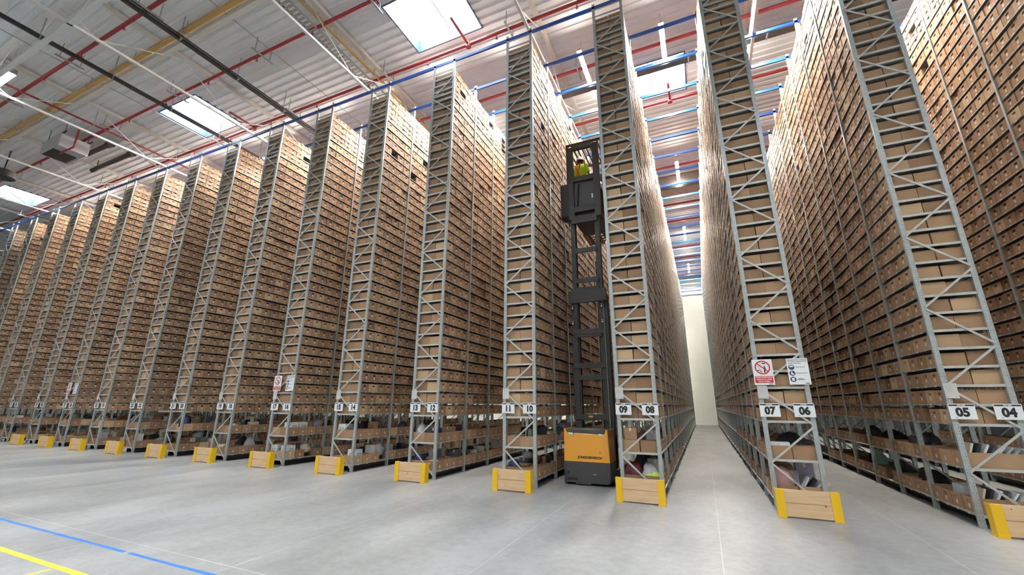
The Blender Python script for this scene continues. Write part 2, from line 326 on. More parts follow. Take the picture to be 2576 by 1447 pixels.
# ------------------------------------------------------------------ roof steel and services
TX = [5.6, -1.05, -7.67, -14.33, -20.95, -27.6, -33.95, -40.4, -47., -53.6]
TW = ['right of the last rack', 'above racks six and five', 'above the lift truck aisle', 'above racks fifteen and fourteen', 'between first two roof windows', 'left of the second roof window', 'above the far left racks', 'over the leftmost racks', 'beyond the leftmost racks', 'at the far left wall']
def truss(name, p0, p1, label, mt, step=4.6, wd=.2, zt=14.86, zb=13.5):
    e = empty(name, (p0[0], p0[1], zb), label, 'roof truss')
    d = Vector((p1[0]-p0[0], p1[1]-p0[1], 0)); n = int(d.length/step); dn = d.normalized()
    b = MB(); b.bar((0, 0, zt-zb), d+Vector((0, 0, zt-zb)), wd*.75, .14); b.build('top_chord', mt, e)
    b = MB(); b.bar((0, 0, 0), d, wd*.42, .08); b.build('bottom_chord', M['whitesteel'], e)
    b = MB()
    for i in range(n):
        a = dn*(i*step); h = dn*((i+.5)*step); c_ = dn*((i+1)*step); up = Vector((0, 0, zt-zb-.05))
        b.bar(a+up, h, .024, .024); b.bar(h, c_+up, .024, .024)
    b.build('lattice', M['whitesteel'], e)
    return e
for x, wh in zip(TX, TW): truss('roof_truss', (x, YB), (x, YF), 'pale steel roof truss running away from camera, '+wh, M['cream'])
truss('roof_girder', (XL, -5.98), (XR, -5.98), 'white cross girder in the top left corner of the hall', M['whitesteel'], 3.3, .34)
e = empty('concrete_beam', (0, 14.5, 14.2), 'brown grey roof beam crossing high over the open aisle', 'beam')
b = MB(); b.box((XL, -.5, -.1), (XR, .5, .75)); b.build('beam_body', M['concrete'], e)
b = MB(); b.box((XL, -.62, -.14), (XR, -.52, -.02)); b.build('edge_strip', M['busbar'], e)
pipes_y = [-10.4, -7.63, -4.86, -2.08, .68, 3.45, 6.67, 9.4, 12.2, 17., 19.8, 22.6, 25.4, 28.2, 31., 33.8]
ordn = ['farthest behind', 'second behind', 'first', 'second', 'third', 'fourth', 'fifth', 'sixth', 'seventh', 'eighth', 'ninth', 'tenth', 'eleventh', 'twelfth', 'thirteenth', 'last']
for y, od in zip(pipes_y, ordn):
    e = empty('sprinkler_pipe', (0, y, 14.5), 'red sprinkler pipe crossing under the roof, %s row counted from top left' % od, 'pipe', 'red sprinkler pipes')
    b = MB(); b.tube((XL, 0, 0), (XR, 0, 0), .062); b.build('pipe_run', M['redpipe'], e)
    hb = None
    for k in range(9):
        x = -8.6-5.3*k+(1.7 if pipes_y.index(y) % 2 else 0)
        b = MB(); b.box((-.03, -.42, -.13), (.03, .42, -.09)); b.box((-.012, -.3, -.1), (.012, -.28, .5)); b.box((-.012, .28, -.1), (.012, .3, .5))
        if hb is None: hb = b.build('pipe_hanger', M['galv_dark'], e, (x, 0, 0))
        else: link('pipe_hanger', hb.data, e, (x, 0, 0))
    sb = None
    for k in range(12):
        x = -6.2-2.9*k
        b = MB(); b.tube((0, 0, -.08), (0, 0, -.2), .02, 8); b.tube((0, 0, -.2), (0, 0, -.215), .045, 8)
        if sb is None: sb = b.build('sprinkler_head', M['redpipe'], e, (x, 0, 0))
        else: link('sprinkler_head', sb.data, e, (x, 0, 0))
def pipe(name, p, q, r, mt, label, cat='pipe', br=None):
    e = empty(name, p, label, cat); d = Vector(q)-Vector(p); b = MB(); b.tube((0, 0, 0), d, r, 14); b.build('pipe_run', mt, e)
    n = int(d.length/3.3); ax = d.normalized(); first = None
    for i in range(n+1):
        if first is not None: link('pipe_clip', first.data, e, tuple(ax*(i*3.3))); continue
        b = MB(); c_ = Vector((0, 0, 0)); b.tube(c_-ax*.03, c_+ax*.03, r*1.18, 14)
        b.box((c_.x-.01, c_.y-.01, c_.z+r), (c_.x+.01, c_.y+.01, 14.97-p[2]))
        first = b.build('pipe_clip', M['galv_dark'], e)
    return e
pipe('gas_pipe', (XL, -3.85, 14.5), (XR, -3.85, 14.5), .105, M['yelpipe'], 'broad ochre yellow pipe crossing the upper left ceiling')
pipe('gas_pipe', (-14.38, YB, 14.5), (-14.38, 13.9, 14.5), .06, M['yelpipe'], 'thin yellow pipe running away beside the grey cable tray')
b = MB(); b.box((XL, -3.62, 14.5), (XR, -3.48, 14.64)); setp(b.build('edge_beam', M['cream']), 'cream steel beam lying beside the broad yellow pipe', 'beam')
pipe('sprinkler_main', (-27.7, -16, 14.), (-27.7, 4, 14.), .042, M['redpipe'], 'thin bright red pipe running towards the racks left of the heater')
for x, y0, y1, wh in ((-10.25, -.55, .68, 'first large roof window'), (-21.9, -.5, .68, 'second roof window'), (-3.75, 5.6, 6.67, 'roof window over the open aisle')):
    e = empty('sprinkler_branch', (x, y0, 14.5), 'short red branch pipe pointing under the '+wh, 'pipe')
    b = MB(); b.tube((0, 0, 0), (0, y1-y0, 0), .045); b.build('pipe_run', M['redpipe'], e)
    b = MB(); b.tube((0, y1-y0, .1), (0, y1-y0, -.12), .1); b.build('pipe_joint', M['redpipe'], e)
# cable tray: ladder with side rails
e = empty('cable_tray', (-14.86, 0, 14.4), 'grey perforated cable tray beside the thin yellow pipe', 'cable tray')
b = MB(); b.box((-.18, YB, 0), (-.165, 34, .09)); b.box((.165, YB, 0), (.18, 34, .09)); b.build('side_rail', M['galv'], e)
b = MB()
for k in range(int((34-YB)/.16)): b.box((-.165, YB+k*.16, 0), (.165, YB+k*.16+.09, .006))
b.build('tray_floor', M['galv_dark'], e)
def busbar(x, z, label, dbl):
    e = empty('busbar', (x, 0, z), label, 'power rail')
    b = MB(); b.box((-.05, YB, -.07), (.05, 33, .07)); b.build('rail', M['busbar'], e, bevel=.01)
    if dbl: b = MB(); b.box((.12, YB, .02), (.155, 33, .06)); b.build('side_cable', M['busbar'], e)
    b = MB()
    for k in range(30):
        y = YB+2*k; b.box((-.062, y, -.085), (.17 if dbl else .062, y+.035, -.065)); b.box((-.062, y, -.085), (-.052, y+.035, .1)); b.box((.052, y, -.085), (.062, y+.035, .1)); b.box((-.008, y, .1), (.008, y+.03, 15-z))
    b.build('hanger', M['galv_dark'], e)
busbar(-23.33, 14., 'single black power rail passing under the second roof window', False)
busbar(-19.0, 14., 'double black power rail right of the second roof window', True)
e = empty('black_cable_duct', (0, 4.2, 14.2), 'black cable duct crossing above the racks at roof height', 'duct')
b = MB(); b.box((-9, -.13, -.1), (XR, .13, .12)); b.build('duct_body', M['busbar'], e)
for k in range(8): b = MB(); b.box((-8+2.5*k, -.15, -.12), (-7.95+2.5*k, .15, .14)); b.build('duct_strap', M['galv'], e)
# unit heater, hanging
e = empty('unit_heater', (-31.2, -2.45, 13.55), 'grey boxy air heater hanging from the roof at upper left', 'heater')
b = MB(); b.box((-.95, -.55, .0), (.95, .55, .68)); b.build('casing', M['greybox'], e, bevel=.05)
b = MB(); b.box((-.7, -.5, -.05), (.35, .35, .0)); b.build('louvre', M['busbar'], e)
b = MB()
for x, y in ((-1, -.5), (1, -.5), (-1, .5), (1, .5)): b.tube((x*.85, y*.85, .68), (x*.85, y*.85, 1.38), .012, 6)
b.box((-1.2, -.5, .7), (1.2, -.45, .74)); b.box((-1.2, .45, .7), (1.2, .5, .74)); b.build('hanging_frame', M['busbar'], e)
b = MB(); b.tube((.2, -.2, -.06), (1.6, -.2, -.1), .04); b.tube((1.6, -.2, -.1), (1.6, -.2, .9), .04); b.build('feed_pipe', M['redpipe'], e)
e = empty('flue_duct', (-30.6, -1.4, 14.35), 'two dark flue pipes above the grey heater', 'duct')
for k, y in enumerate((0, .9)):
    b = MB(); b.tube((-2.8, y, .1), (-2.8, y, .64), .02, 6); b.tube((-3.2, y, .1), (.6, y, .1), .13, 14); b.tube((.6, y, .1), (.9, y, .1), .17, 14); b.build('flue', M['mast'], e)
e = empty('ceiling_fan', (-36.6, -2.9, 13.4), 'round black ventilation fan under the roof at the left edge', 'fan')
b = MB(); b.tube((0, 0, 0), (0, 0, .35), .5, 28); b.build('fan_drum', M['mast'], e)
b = MB(); b.tube((0, 0, -.03), (0, 0, .0), .42, 24); b.tube((0, 0, .35), (0, 0, 1.58), .03, 8); b.build('fan_bracket', M['busbar'], e)
# conduits
for x, lb in ((-17.3, 'thin grey conduit hanging between the trusses above racks seventeen and sixteen'), (-25.3, 'thin grey conduit left of the single black rail')):
    b = MB(); b.tube((x, YB, 14.7), (x, 30, 14.7), .015, 6); setp(b.build('conduit', M['galv_dark']), lb, 'conduit')

# lamps
P, RW, D, NL, SL, Z0, H = 2.8, .8755, 1.487, 33, .3187, 1.594, 13.39
def num(i): return '%02d' % (5+2*i), '%02d' % (4+2*i)
NW = 'zero one two three four five six seven eight nine ten eleven twelve thirteen fourteen fifteen sixteen seventeen eighteen nineteen twenty'.split()
def wnum(i):
    f = lambda n: NW[n] if n <= 20 else (('twenty-' if n < 30 else 'thirty-')+NW[n % 10]) if n % 10 else 'thirty'
    return f(5+2*i), f(4+2*i)
lamp0 = None
def lamp(x, y, z, label, hall=False, along='y', ln=2.5, group='aisle lamps'):
    global lamp0
    e = empty('linear_lamp', (x, y, z), label, 'lamp', group, (0, 0, 0 if along == 'y' else math.pi/2))
    h = ln/2
    if lamp0 is None or hall:
        b = MB()
        if hall:
            b.box((-.16, -h, .06), (.16, h, .1)); b.box((-.16, -h, -.1), (-.15, h, .06)); b.box((.15, -h, -.1), (.16, h, .06)); b.box((-.15, -h, -.1), (.15, -h+.01, .06)); b.box((-.15, h-.01, -.1), (.15, h, .06))
        else: b.prism([(-.085, -.03), (-.075, -.03), (-.075, .03), (.075, .03), (.075, -.03), (.085, -.03), (.085, .04), (.05, .1), (-.05, .1), (-.085, .04)], -h, h)
        ho = b.build('lamp_housing', M['lamp_body'], e)
        b = MB()
        if hall: b.box((-.145, -h+.015, .035), (.145, h-.015, .058))
        else: b.prism([(-.07, .028), (.07, .028), (.07, -.02), (.04, -.036), (-.04, -.036), (-.07, -.02)], -h+.005, h-.005)
        df = b.build('diffuser', M['lamp_hall'] if hall else M['lamp'], e)
        b = MB(); b.tube((0, -h*.7, .1), (0, -h*.7, 15-z), .006, 5); b.tube((0, h*.7, .1), (0, h*.7, 15-z), .006, 5); hg = b.build('hanging_wire', M['galv_dark'], e)
        if not hall: lamp0 = (ho, df, hg)
    else:
        for s_ in lamp0: link(s_.name.split('.')[0], s_.data, e)
    return e
rows = ['nearest lamp', 'second lamp', 'third lamp', 'farthest lamp']
for i in range(-1, 15):
    xa = -P*i-(P-RW)/2
    a, q = (wnum(i)[1] if False else wnum(i)[0]) if i >= 0 else 'four', wnum(i+1)[1] if i >= 0 else 'five'
    if i < 0: a, q = 'four', 'three'
    for k in range(4):
        if i > 4 and k > 1: continue
        lamp(xa, 3.5+9*k, 14.15, 'lit linear roof lamp, %s over the aisle between signs %s and %s' % (rows[k], q, a))
for k, x in enumerate((-27.0, -36.2, -18, -9., 0., 8.)):
    lamp(x, -9.3 if x > -20 else -5.75, 13.9, 'bright strip lamp at the left edge over the open floor' if k == 0 else 'strip lamp over the open floor in front of racks, %s one rightwards' % ORD[k], True, 'x', 1.5, 'open floor lamps')
for k in range(6): lamp(-40+9.5*k, -15., 13.9, 'strip lamp over the open floor behind the camera, %s in the row' % ORD[k], True, 'x', 1.5, 'open floor lamps')

# blue tie beams over all racks, one per frame
for k in range(25):
    b = MB(); y = k*D+.03; b.box((-50, y-.03, 13.2), (6, y+.03, 13.31))
    od = 'nearest the front' if k == 0 else (ORD[k]+' counted back from the front')
    setp(b.build('tie_beam', M['blue'], bevel=.008), 'blue beam tying rack tops together, '+od, 'beam', 'blue tie beams')

# ------------------------------------------------------------------ storage racks
LV = [.2, .9]+[Z0+SL*n for n in range(NL)]+[11.985, 12.18, 12.41, 12.67]
def bays(i): return 24 if i <= 2 else {3: 20, 4: 16, 5: 12}.get(i, 9)
# shared part meshes
b = MB()   # upright: lipped C section, local x centred, y 0..0.06
sec = [(-.04, 0), (.04, 0), (.04, .058), (.022, .058), (.022, .054), (.036, .054), (.036, .004), (-.036, .004), (-.036, .054), (-.022, .054), (-.022, .058), (-.04, .058)]
n = len(sec)
def ring(z): return [(x, y, z) for x, y in sec]
b.add(ring(0)+ring(H), [(i, (i+1) % n, n+(i+1) % n, n+i) for i in range(n)]); b.add([(-.06, -.01, 0), (.06, -.01, 0), (.06, .09, 0), (-.06, .09, 0), (-.06, -.01, .008), (.06, -.01, .008), (.06, .09, .008), (-.06, .09, .008)], [(0,3,2,1),(4,5,6,7),(0,1,5,4),(1,2,6,5),(2,3,7,6),(3,0,4,7)])
up_o = b.build('upright', M['upright']); UPM = up_o.data; bpy.data.objects.remove(up_o)
def tray(w0, w1, y0, y1):
    b = MB(); t = .003
    b.box((w0, y0, -.004), (w1, y1, 0)); dp = -.024; b.box((w0, y0, dp), (w0+t, y1, -.004)); b.box((w1-t, y0, dp), (w1, y1, -.004)); b.box((w0+t, y0, dp), (w1-t, y0+t, -.004)); b.box((w0+t, y1-t, dp), (w1-t, y1, -.004)); b.box((w0+.2, y0+t, -.025), (w0+.24, y1-t, -.004)); b.box((w1-.24, y0+t, -.025), (w1-.2, y1-t, -.004))
    o = b.build('shelf', M['galv_dark']); me = o.data; bpy.data.objects.remove(o); return me
TRAY = tray(.014, RW-.014, .065, D-.005); TRAY_LOW = tray(.004, RW-.004, .065, D-.005)
b = MB(); b.box((.082, .008, -.042), (RW-.082, .014, .002)); b.box((.082, .014, -.042), (RW-.082, .04, -.036)); b.box((.082, .014, -.004), (RW-.082, .04, .002)); o = b.build('rung', M['rung']); RUNG = o.data; bpy.data.objects.remove(o)
def brace_nodes():
    Lz = [.82+1.3865*k for k in range(9)]; Rz = [1.51+1.3835*k for k in range(9)]
    seg = [((RW-.05), .1, .05, .82)]
    for k in range(9):
        seg.append((.05, Lz[k]+.01, RW-.05, Rz[k]-.02))
        if k < 8: seg.append((RW-.05, Rz[k]+.02, .05, Lz[k+1]-.02))
    seg.append((RW-.05, 12.62, .05, 13.1)) if False else None
    return [s for s in seg if s]
SEG = brace_nodes()
BRM = []
for (xa, za, xb, zb) in SEG:
    b = MB(); b.bar((xa, -.006, za), (xb, -.006, zb), .012, .035, up=(0, 0, 1)); o = b.build('brace', M['rung']); BRM.append(o.data); bpy.data.objects.remove(o)
b = MB(); b.box((.04, .0, 12.88), (RW-.04, .02, 12.915)); b.box((.04, .0, 13.14), (RW-.04, .02, 13.175)); o = b.build('top_bar', M['galv']); TOPB = o.data; bpy.data.objects.remove(o)
def bars_q(segs):      # list of (p,q,w,h) -> quads
    out = []
    for p, q, w_, h_ in segs:
        b = MB(); b.bar(p, q, w_, h_); v_ = np.array(b.v); out.append(np.array([[v_[j] for j in f] for f in b.f]))
    return np.concatenate(out)
RK = {}
for i in range(-1, 17):
    X0 = -P*i; nb = bays(i)
    if i < 0: lab = 'storage rack full of cartons at the right edge, right of sign four'
    elif i <= 13: lab = 'tall grey steel storage rack full of brown cartons, end signs %s and %s' % wnum(i)
    else: lab = ['steel storage rack at the far left edge, left of sign thirty-one', 'steel storage rack beyond the left edge, two left of sign thirty-one', 'steel storage rack, farthest left of all'][i-14]
    e = empty('storage_rack', (X0, 0, 0), lab, 'rack', 'rows of tall storage racks'); RK[i] = e
    for k in range(nb+1):
        for xx in (.04, RW-.04): link('upright', UPM, e, (xx, k*D, 0))
    for me in BRM: link('brace', me, e)
    link('top_bar', TOPB, e)
    for z in LV: link('rung', RUNG, e, (0, 0, z))
    b = MB(); b.box((RW/2-.2, .1, .0), (RW/2-.19, nb*D, .165)); b.box((RW/2+.19, .1, .0), (RW/2+.2, nb*D, .165)); b.build('under_shelf_shade_board', M['busbar'], e)  # dark boards added to stand in for the black shade below the lowest shelf
    nind = 2 if i <= 3 else 1
    for k in range(nind):
        for z in LV: link('shelf', TRAY_LOW if z < 1.7 else TRAY, e, (0, k*D, z))
    # the remaining shelves, one object
    ks, zs_ = np.meshgrid(np.arange(nind, nb), np.array(LV), indexing='ij'); ks, zs_ = ks.ravel(), zs_.ravel()
    ins = np.where((zs_ < 1.7) | (ks*D > 22), .004, .014); mn = np.stack([ins, ks*D+.065, zs_-.024], 1); mx = np.stack([RW-ins, ks*D+D-.005, zs_], 1)
    Q = box_quads(mn, mx); o = link('shelf', quads_mesh('shelf', Q, np.zeros(len(Q)), [M['galv_dark']]), e); o['kind'] = 'stuff'
    # braces of the frames further in, one object
    sg = []
    for k in range(1, nb+1):
        for (xa, za, xb, zb) in SEG:
            if za > 2.2 and (i > 3 or k*D < 20): continue
            sg.append(((xa, k*D+.03, za), (xb, k*D+.03, zb), .012, .035))
        for z in (LV if k*D > 20 else LV[:3]): sg.append(((.08, k*D+.03, z-.02), (RW-.08, k*D+.03, z-.02), .03, .04))
        sg.append(((.04, k*D+.03, 13.16), (RW-.04, k*D+.03, 13.16), .03, .04))
    Q = bars_q(sg); o = link('brace', quads_mesh('brace', Q, np.zeros(len(Q)), [M['galv_dark']]), e); o['kind'] = 'stuff'

# ------------------------------------------------------------------ cartons
rec = []     # i, side(0 left,1 right), bay, slot, level, mn, mx
for i in range(-1, 17):
    X0 = -P*i; nb = min(bays(i), 15)
    for k in range(nb):
        for sd in (0, 1):
            if i >= 4 and sd == 0 and k > 1: continue
            for li, z in enumerate(LV):
                if li < 2 and k > (5 if i <= 2 else 7): continue
                if i < 0 and sd == 1 and k > 0: continue
                wd_ = (D-.085)/4; y = k*D+.075; tilt = random.random()
                for s_ in range(4):
                    r = random.random()
                    if k == 0 and s_ == 0: r = max(r, .2)
                    if li >= 35 and r < .05: continue
                    if r < .006 or (li < 2 and r < .07): continue
                    hh = .236+random.uniform(-.009, .009)
                    if li >= 35-1: hh = .155 if li in (34, 35) else (.18 if li == 36 else (.21 if li == 37 else .2))
                    if li < 2: hh = .235
                    w2 = wd_-.012+random.uniform(-.006, .006); yy = y+s_*wd_+.004+random.uniform(0, .006)
                    dx = random.uniform(-.012, .006)*(1 if random.random() < .85 else 2.5)
                    x0, x1 = (X0+.018-dx, X0+.43-dx) if sd == 0 else (X0+RW-.43+dx, X0+RW-.018+dx)
                    if sd == 0: x0 = max(x0, X0+.006)
                    else: x1 = min(x1, X0+RW-.006)
                    rec.append((i, sd, k, s_, li, x0, yy, z+.001, x1, yy+w2, z+hh))
A = np.array(rec)
I, SD, KB, SLT, LI = A[:, 0], A[:, 1], A[:, 2], A[:, 3], A[:, 4]
mn, mx = A[:, 5:8], A[:, 8:11]
def px(Pt):
    d = Pt-CAM; z = d@CF; return IW/2+F*(d@CR)/z, IH/2-F*(d@CU)/z, z
def vis_area(face):       # projected area in the frame of a face given as 4 corner arrays
    us, vs2 = [], []; ok = np.ones(len(face[0]), bool)
    for p_ in face:
        u, v_, z = px(p_); ok &= z > .3; us.append(np.clip(u, 0, IW)); vs2.append(np.clip(v_, 0, IH))
    ar = 0
    for a in range(4): ar = ar+us[a]*vs2[(a+1) % 4]-us[(a+1) % 4]*vs2[a]
    return np.where(ok, np.abs(ar)/2, 0)
cen = (mn+mx)/2
side_x = np.where(SD == 0, mn[:, 0], mx[:, 0])
faces_cam = np.where(SD == 0, CAM[0] < side_x, CAM[0] > side_x)
occl = np.zeros(len(A), bool)
for j in range(-1, 17):       # a rack between the camera and the carton's aisle face hides it
    for xe in (-P*j, -P*j+RW):
        t_ = (xe-CAM[0])/(side_x-CAM[0]+1e-9); yc_ = CAM[1]+t_*(cen[:, 1]-CAM[1]); occl |= (t_ > 0) & (t_ < .999) & (yc_ > 0) & (I != j)
S4 = [np.stack([side_x, mn[:, 1], mn[:, 2]], 1), np.stack([side_x, mx[:, 1], mn[:, 2]], 1), np.stack([side_x, mx[:, 1], mx[:, 2]], 1), np.stack([side_x, mn[:, 1], mx[:, 2]], 1)]
a1 = np.where(faces_cam & ~occl, vis_area(S4), 0)
F4 = [np.stack([mn[:, 0], mn[:, 1], mn[:, 2]], 1), np.stack([mx[:, 0], mn[:, 1], mn[:, 2]], 1), np.stack([mx[:, 0], mn[:, 1], mx[:, 2]], 1), np.stack([mn[:, 0], mn[:, 1], mx[:, 2]], 1)]
a2 = np.where((KB == 0) & (SLT == 0), vis_area(F4), 0)
area = a1+a2
top = np.argsort(-area)[:300]; rest = np.setdiff1d(np.arange(len(A)), top)
sidev = np.where(SD == 0, -1, 1); opn = LI < 2
Q, MI, ID = carton_quads(mn[rest], mx[rest], sidev[rest], opn[rest])
tone = RNG.random(len(rest)); tone = np.where(RNG.random(len(rest)) < .06, .9+.1*tone, tone*.85)
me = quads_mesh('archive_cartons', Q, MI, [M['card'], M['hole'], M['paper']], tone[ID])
o = link('archive_cartons', me); setp(o, 'thousands of brown archive cartons filling the rack shelves', 'cartons', 'archive cartons on the racks', 'stuff')
CM = {}
def carton_mesh(sd, op):
    if (sd, op) not in CM:
        a = np.array([[0., 0, 0]]); q = np.array([[.41, .33, .255]])
        Q, MI, _ = carton_quads(a, q, np.array([sd]), np.array([op]), False)
        me = quads_mesh('archive_carton', Q, MI, [M['card_o'], M['hole']])
        xf, s = (.41, 1) if sd > 0 else (0, -1)
        b = MB(); x_ = xf+s*.002; y0, y1, z0, z1 = .139, .191, .066, .133
        b.box((min(x_, xf), y0, z0), (max(x_, xf), y1, z1)); o = b.build('paper_label', M['paper']); lm = o.data; bpy.data.objects.remove(o)
        CM[(sd, op)] = (me, lm)
    return CM[(sd, op)]
for j in top:
    i, sd, k, s_, li = int(I[j]), int(SD[j]), int(KB[j]), int(SLT[j]), int(LI[j])
    me, lm = carton_mesh(-1 if sd == 0 else 1, li < 2)
    o = link('archive_carton', me, None, tuple(mn[j])); sz = mx[j]-mn[j]; o.scale = (sz[0]/.41, sz[1]/.33, sz[2]/.255)
    side = ('left' if sd == 0 else 'right')
    rk = ('above sign %s' % (wnum(i)[0] if sd == 0 else wnum(i)[1])) if 0 <= i <= 13 else ('on the rack at the right edge' if i < 0 else 'on a rack at the left edge')
    kind_ = 'open brown carton' if li < 2 else 'brown carton'
    if li < 4 and 0 <= i <= 13: rk = rk.replace('above', 'by')
    if k == 0 and s_ == 0: pos = 'at the rack end'
    else: pos = '%s back from front post' % ORD[k*4+s_]
    lb = '%s %s, %s shelf, %s' % (kind_, rk, ORD[li], pos)
    setp(o, lb, 'carton', 'archive cartons on the racks')
    if a1[j] > 0: link('paper_label', lm, o)
# white tags on the shelf edges: one object per rack and part of it
for i, e in RK.items():
    k = rest if False else np.arange(len(A)); k = k[(I == i)]
    if not len(k): continue
    xs_ = np.where(SD[k] == 0, .003, RW-.003); yc_ = cen[k, 1]; zz = mn[k, 2]-.001
    Q = box_quads(np.stack([xs_-.001, yc_-.035, zz-.03], 1), np.stack([xs_+.001, yc_+.035, zz-.002], 1))
    o = link('shelf_tag', quads_mesh('shelf_tag', Q, np.zeros(len(Q)), [M['paper']]), e); o['kind'] = 'stuff'

# ------------------------------------------------------------------ end guards
gd = None
def guard(i):
    global gd
    X = -P*i
    lb = 'timber rack end guard with yellow steel corners under signs %s and %s' % wnum(i) if 0 <= i <= 13 else 'timber rack end guard with yellow corners, %s beyond the leftmost signs' % ORD[i-14]
    if i < 0: lb = 'timber rack end guard with yellow corners under the rack beyond the right edge'
    e = empty('rack_end_guard', (X-.02, -.5, 0), lb, 'rack guard', 'rack end guards')
    W = .94
    if gd is None:
        gd = []
        for z in (.02, .24):
            b = MB(); b.box((.03, .012, z), (W-.03, .052, z+.215)); gd.append(b.build('board', M['wood'], e, bevel=.004))
        for s_ in (0, 1):
            b = MB(); x0, x1 = (0, .13) if s_ == 0 else (W-.13, W)
            b.box((x0, 0, .008), (x1, .008, .455)); xx = (x0, x0+.008) if s_ == 0 else (x1-.008, x1)
            b.box((xx[0], .008, .008), (xx[1], .16, .455)); b.box((x0, .058, .008), (x1, .064, .455))
            b.box((x0-.01, -.02, 0), (x1+.01, .18, .008)); gd.append(b.build('corner_post', M['guard'], e))
        return
    for g in gd: link(g.name.split('.')[0], g.data, e)
for i in range(-1, 16): guard(i)

# ------------------------------------------------------------------ signs
sg0 = None
def number_sign(x, y, txt, i, lab):
    global sg0
    e = empty('aisle_number_sign', (x, y, 1.79), lab, 'sign', 'aisle number signs')
    if sg0 is None:
        b = MB(); b.box((-.17, -.002, -.125), (.17, .002, .125)); pn = b.build('panel', M['white'], e, bevel=.001)
        b = MB(); b.box((-.16, -.0035, .088), (.16, -.002, .112)); hd = b.build('header_band', M['black'], e)
        b = MB(); b.box((-.105, -.0035, -.1), (-.08, -.002, -.094)); mk = b.build('small_mark', M['black'], e)
        sg0 = (pn, hd, mk)
    else:
        for g in sg0: link(g.name.split('.')[0], g.data, e)
    text('number', txt, .19, M['black'], e, (0, -.0042, -.018), .0095, sx=.92)
    if i < 6: text('header_text', 'VNA 00'+txt, .024, M['white'], e, (0, -.0045, .1), .001)
for i in range(0, 14):
    X = -P*i; a, q = num(i); wa, wq = wnum(i)
    number_sign(X+.155, -.03, a, i, 'white aisle number sign reading %s (%s) on a rack end' % (a, wa))
    number_sign(X+RW-.155, -.03, q, i, 'white aisle number sign reading %s (%s) on a rack end' % (q, wq)); a, q = wa, wq
    e = empty('notice_sheet', (X+.085, -.02, 2.13), 'small white notice sheet on the rack post above sign %s' % a, 'notice', 'notice sheets')
    b = MB(); b.box((-.088, -.002, -.125), (.088, 0, .125)); b.build('sheet', M['paper'], e)
    b = MB()
    for z in np.linspace(.09, -.02, 8): b.box((-.065, -.0028, z), (.0+.06*random.random(), -.002, z+.003))
    b.box((.05, -.0028, -.105), (.065, -.002, -.092)); b.box((-.07, -.0028, -.103), (-.035, -.002, -.098)); b.build('print', M['galv_dark'], e)
def disc(b, cx, cz, r, y, n=32, mi=0, r0=0):
    if r0:
        vs_ = [(cx+r*math.cos(2*math.pi*k/n), y, cz+r*math.sin(2*math.pi*k/n)) for k in range(n)]+[(cx+r0*math.cos(2*math.pi*k/n), y, cz+r0*math.sin(2*math.pi*k/n)) for k in range(n)]
        b.add(vs_, [(k, (k+1) % n, n+(k+1) % n, n+k) for k in range(n)], mi)
    else: b.add([(cx+r*math.cos(2*math.pi*k/n), y, cz+r*math.sin(2*math.pi*k/n)) for k in range(n)], [tuple(range(n))], mi)
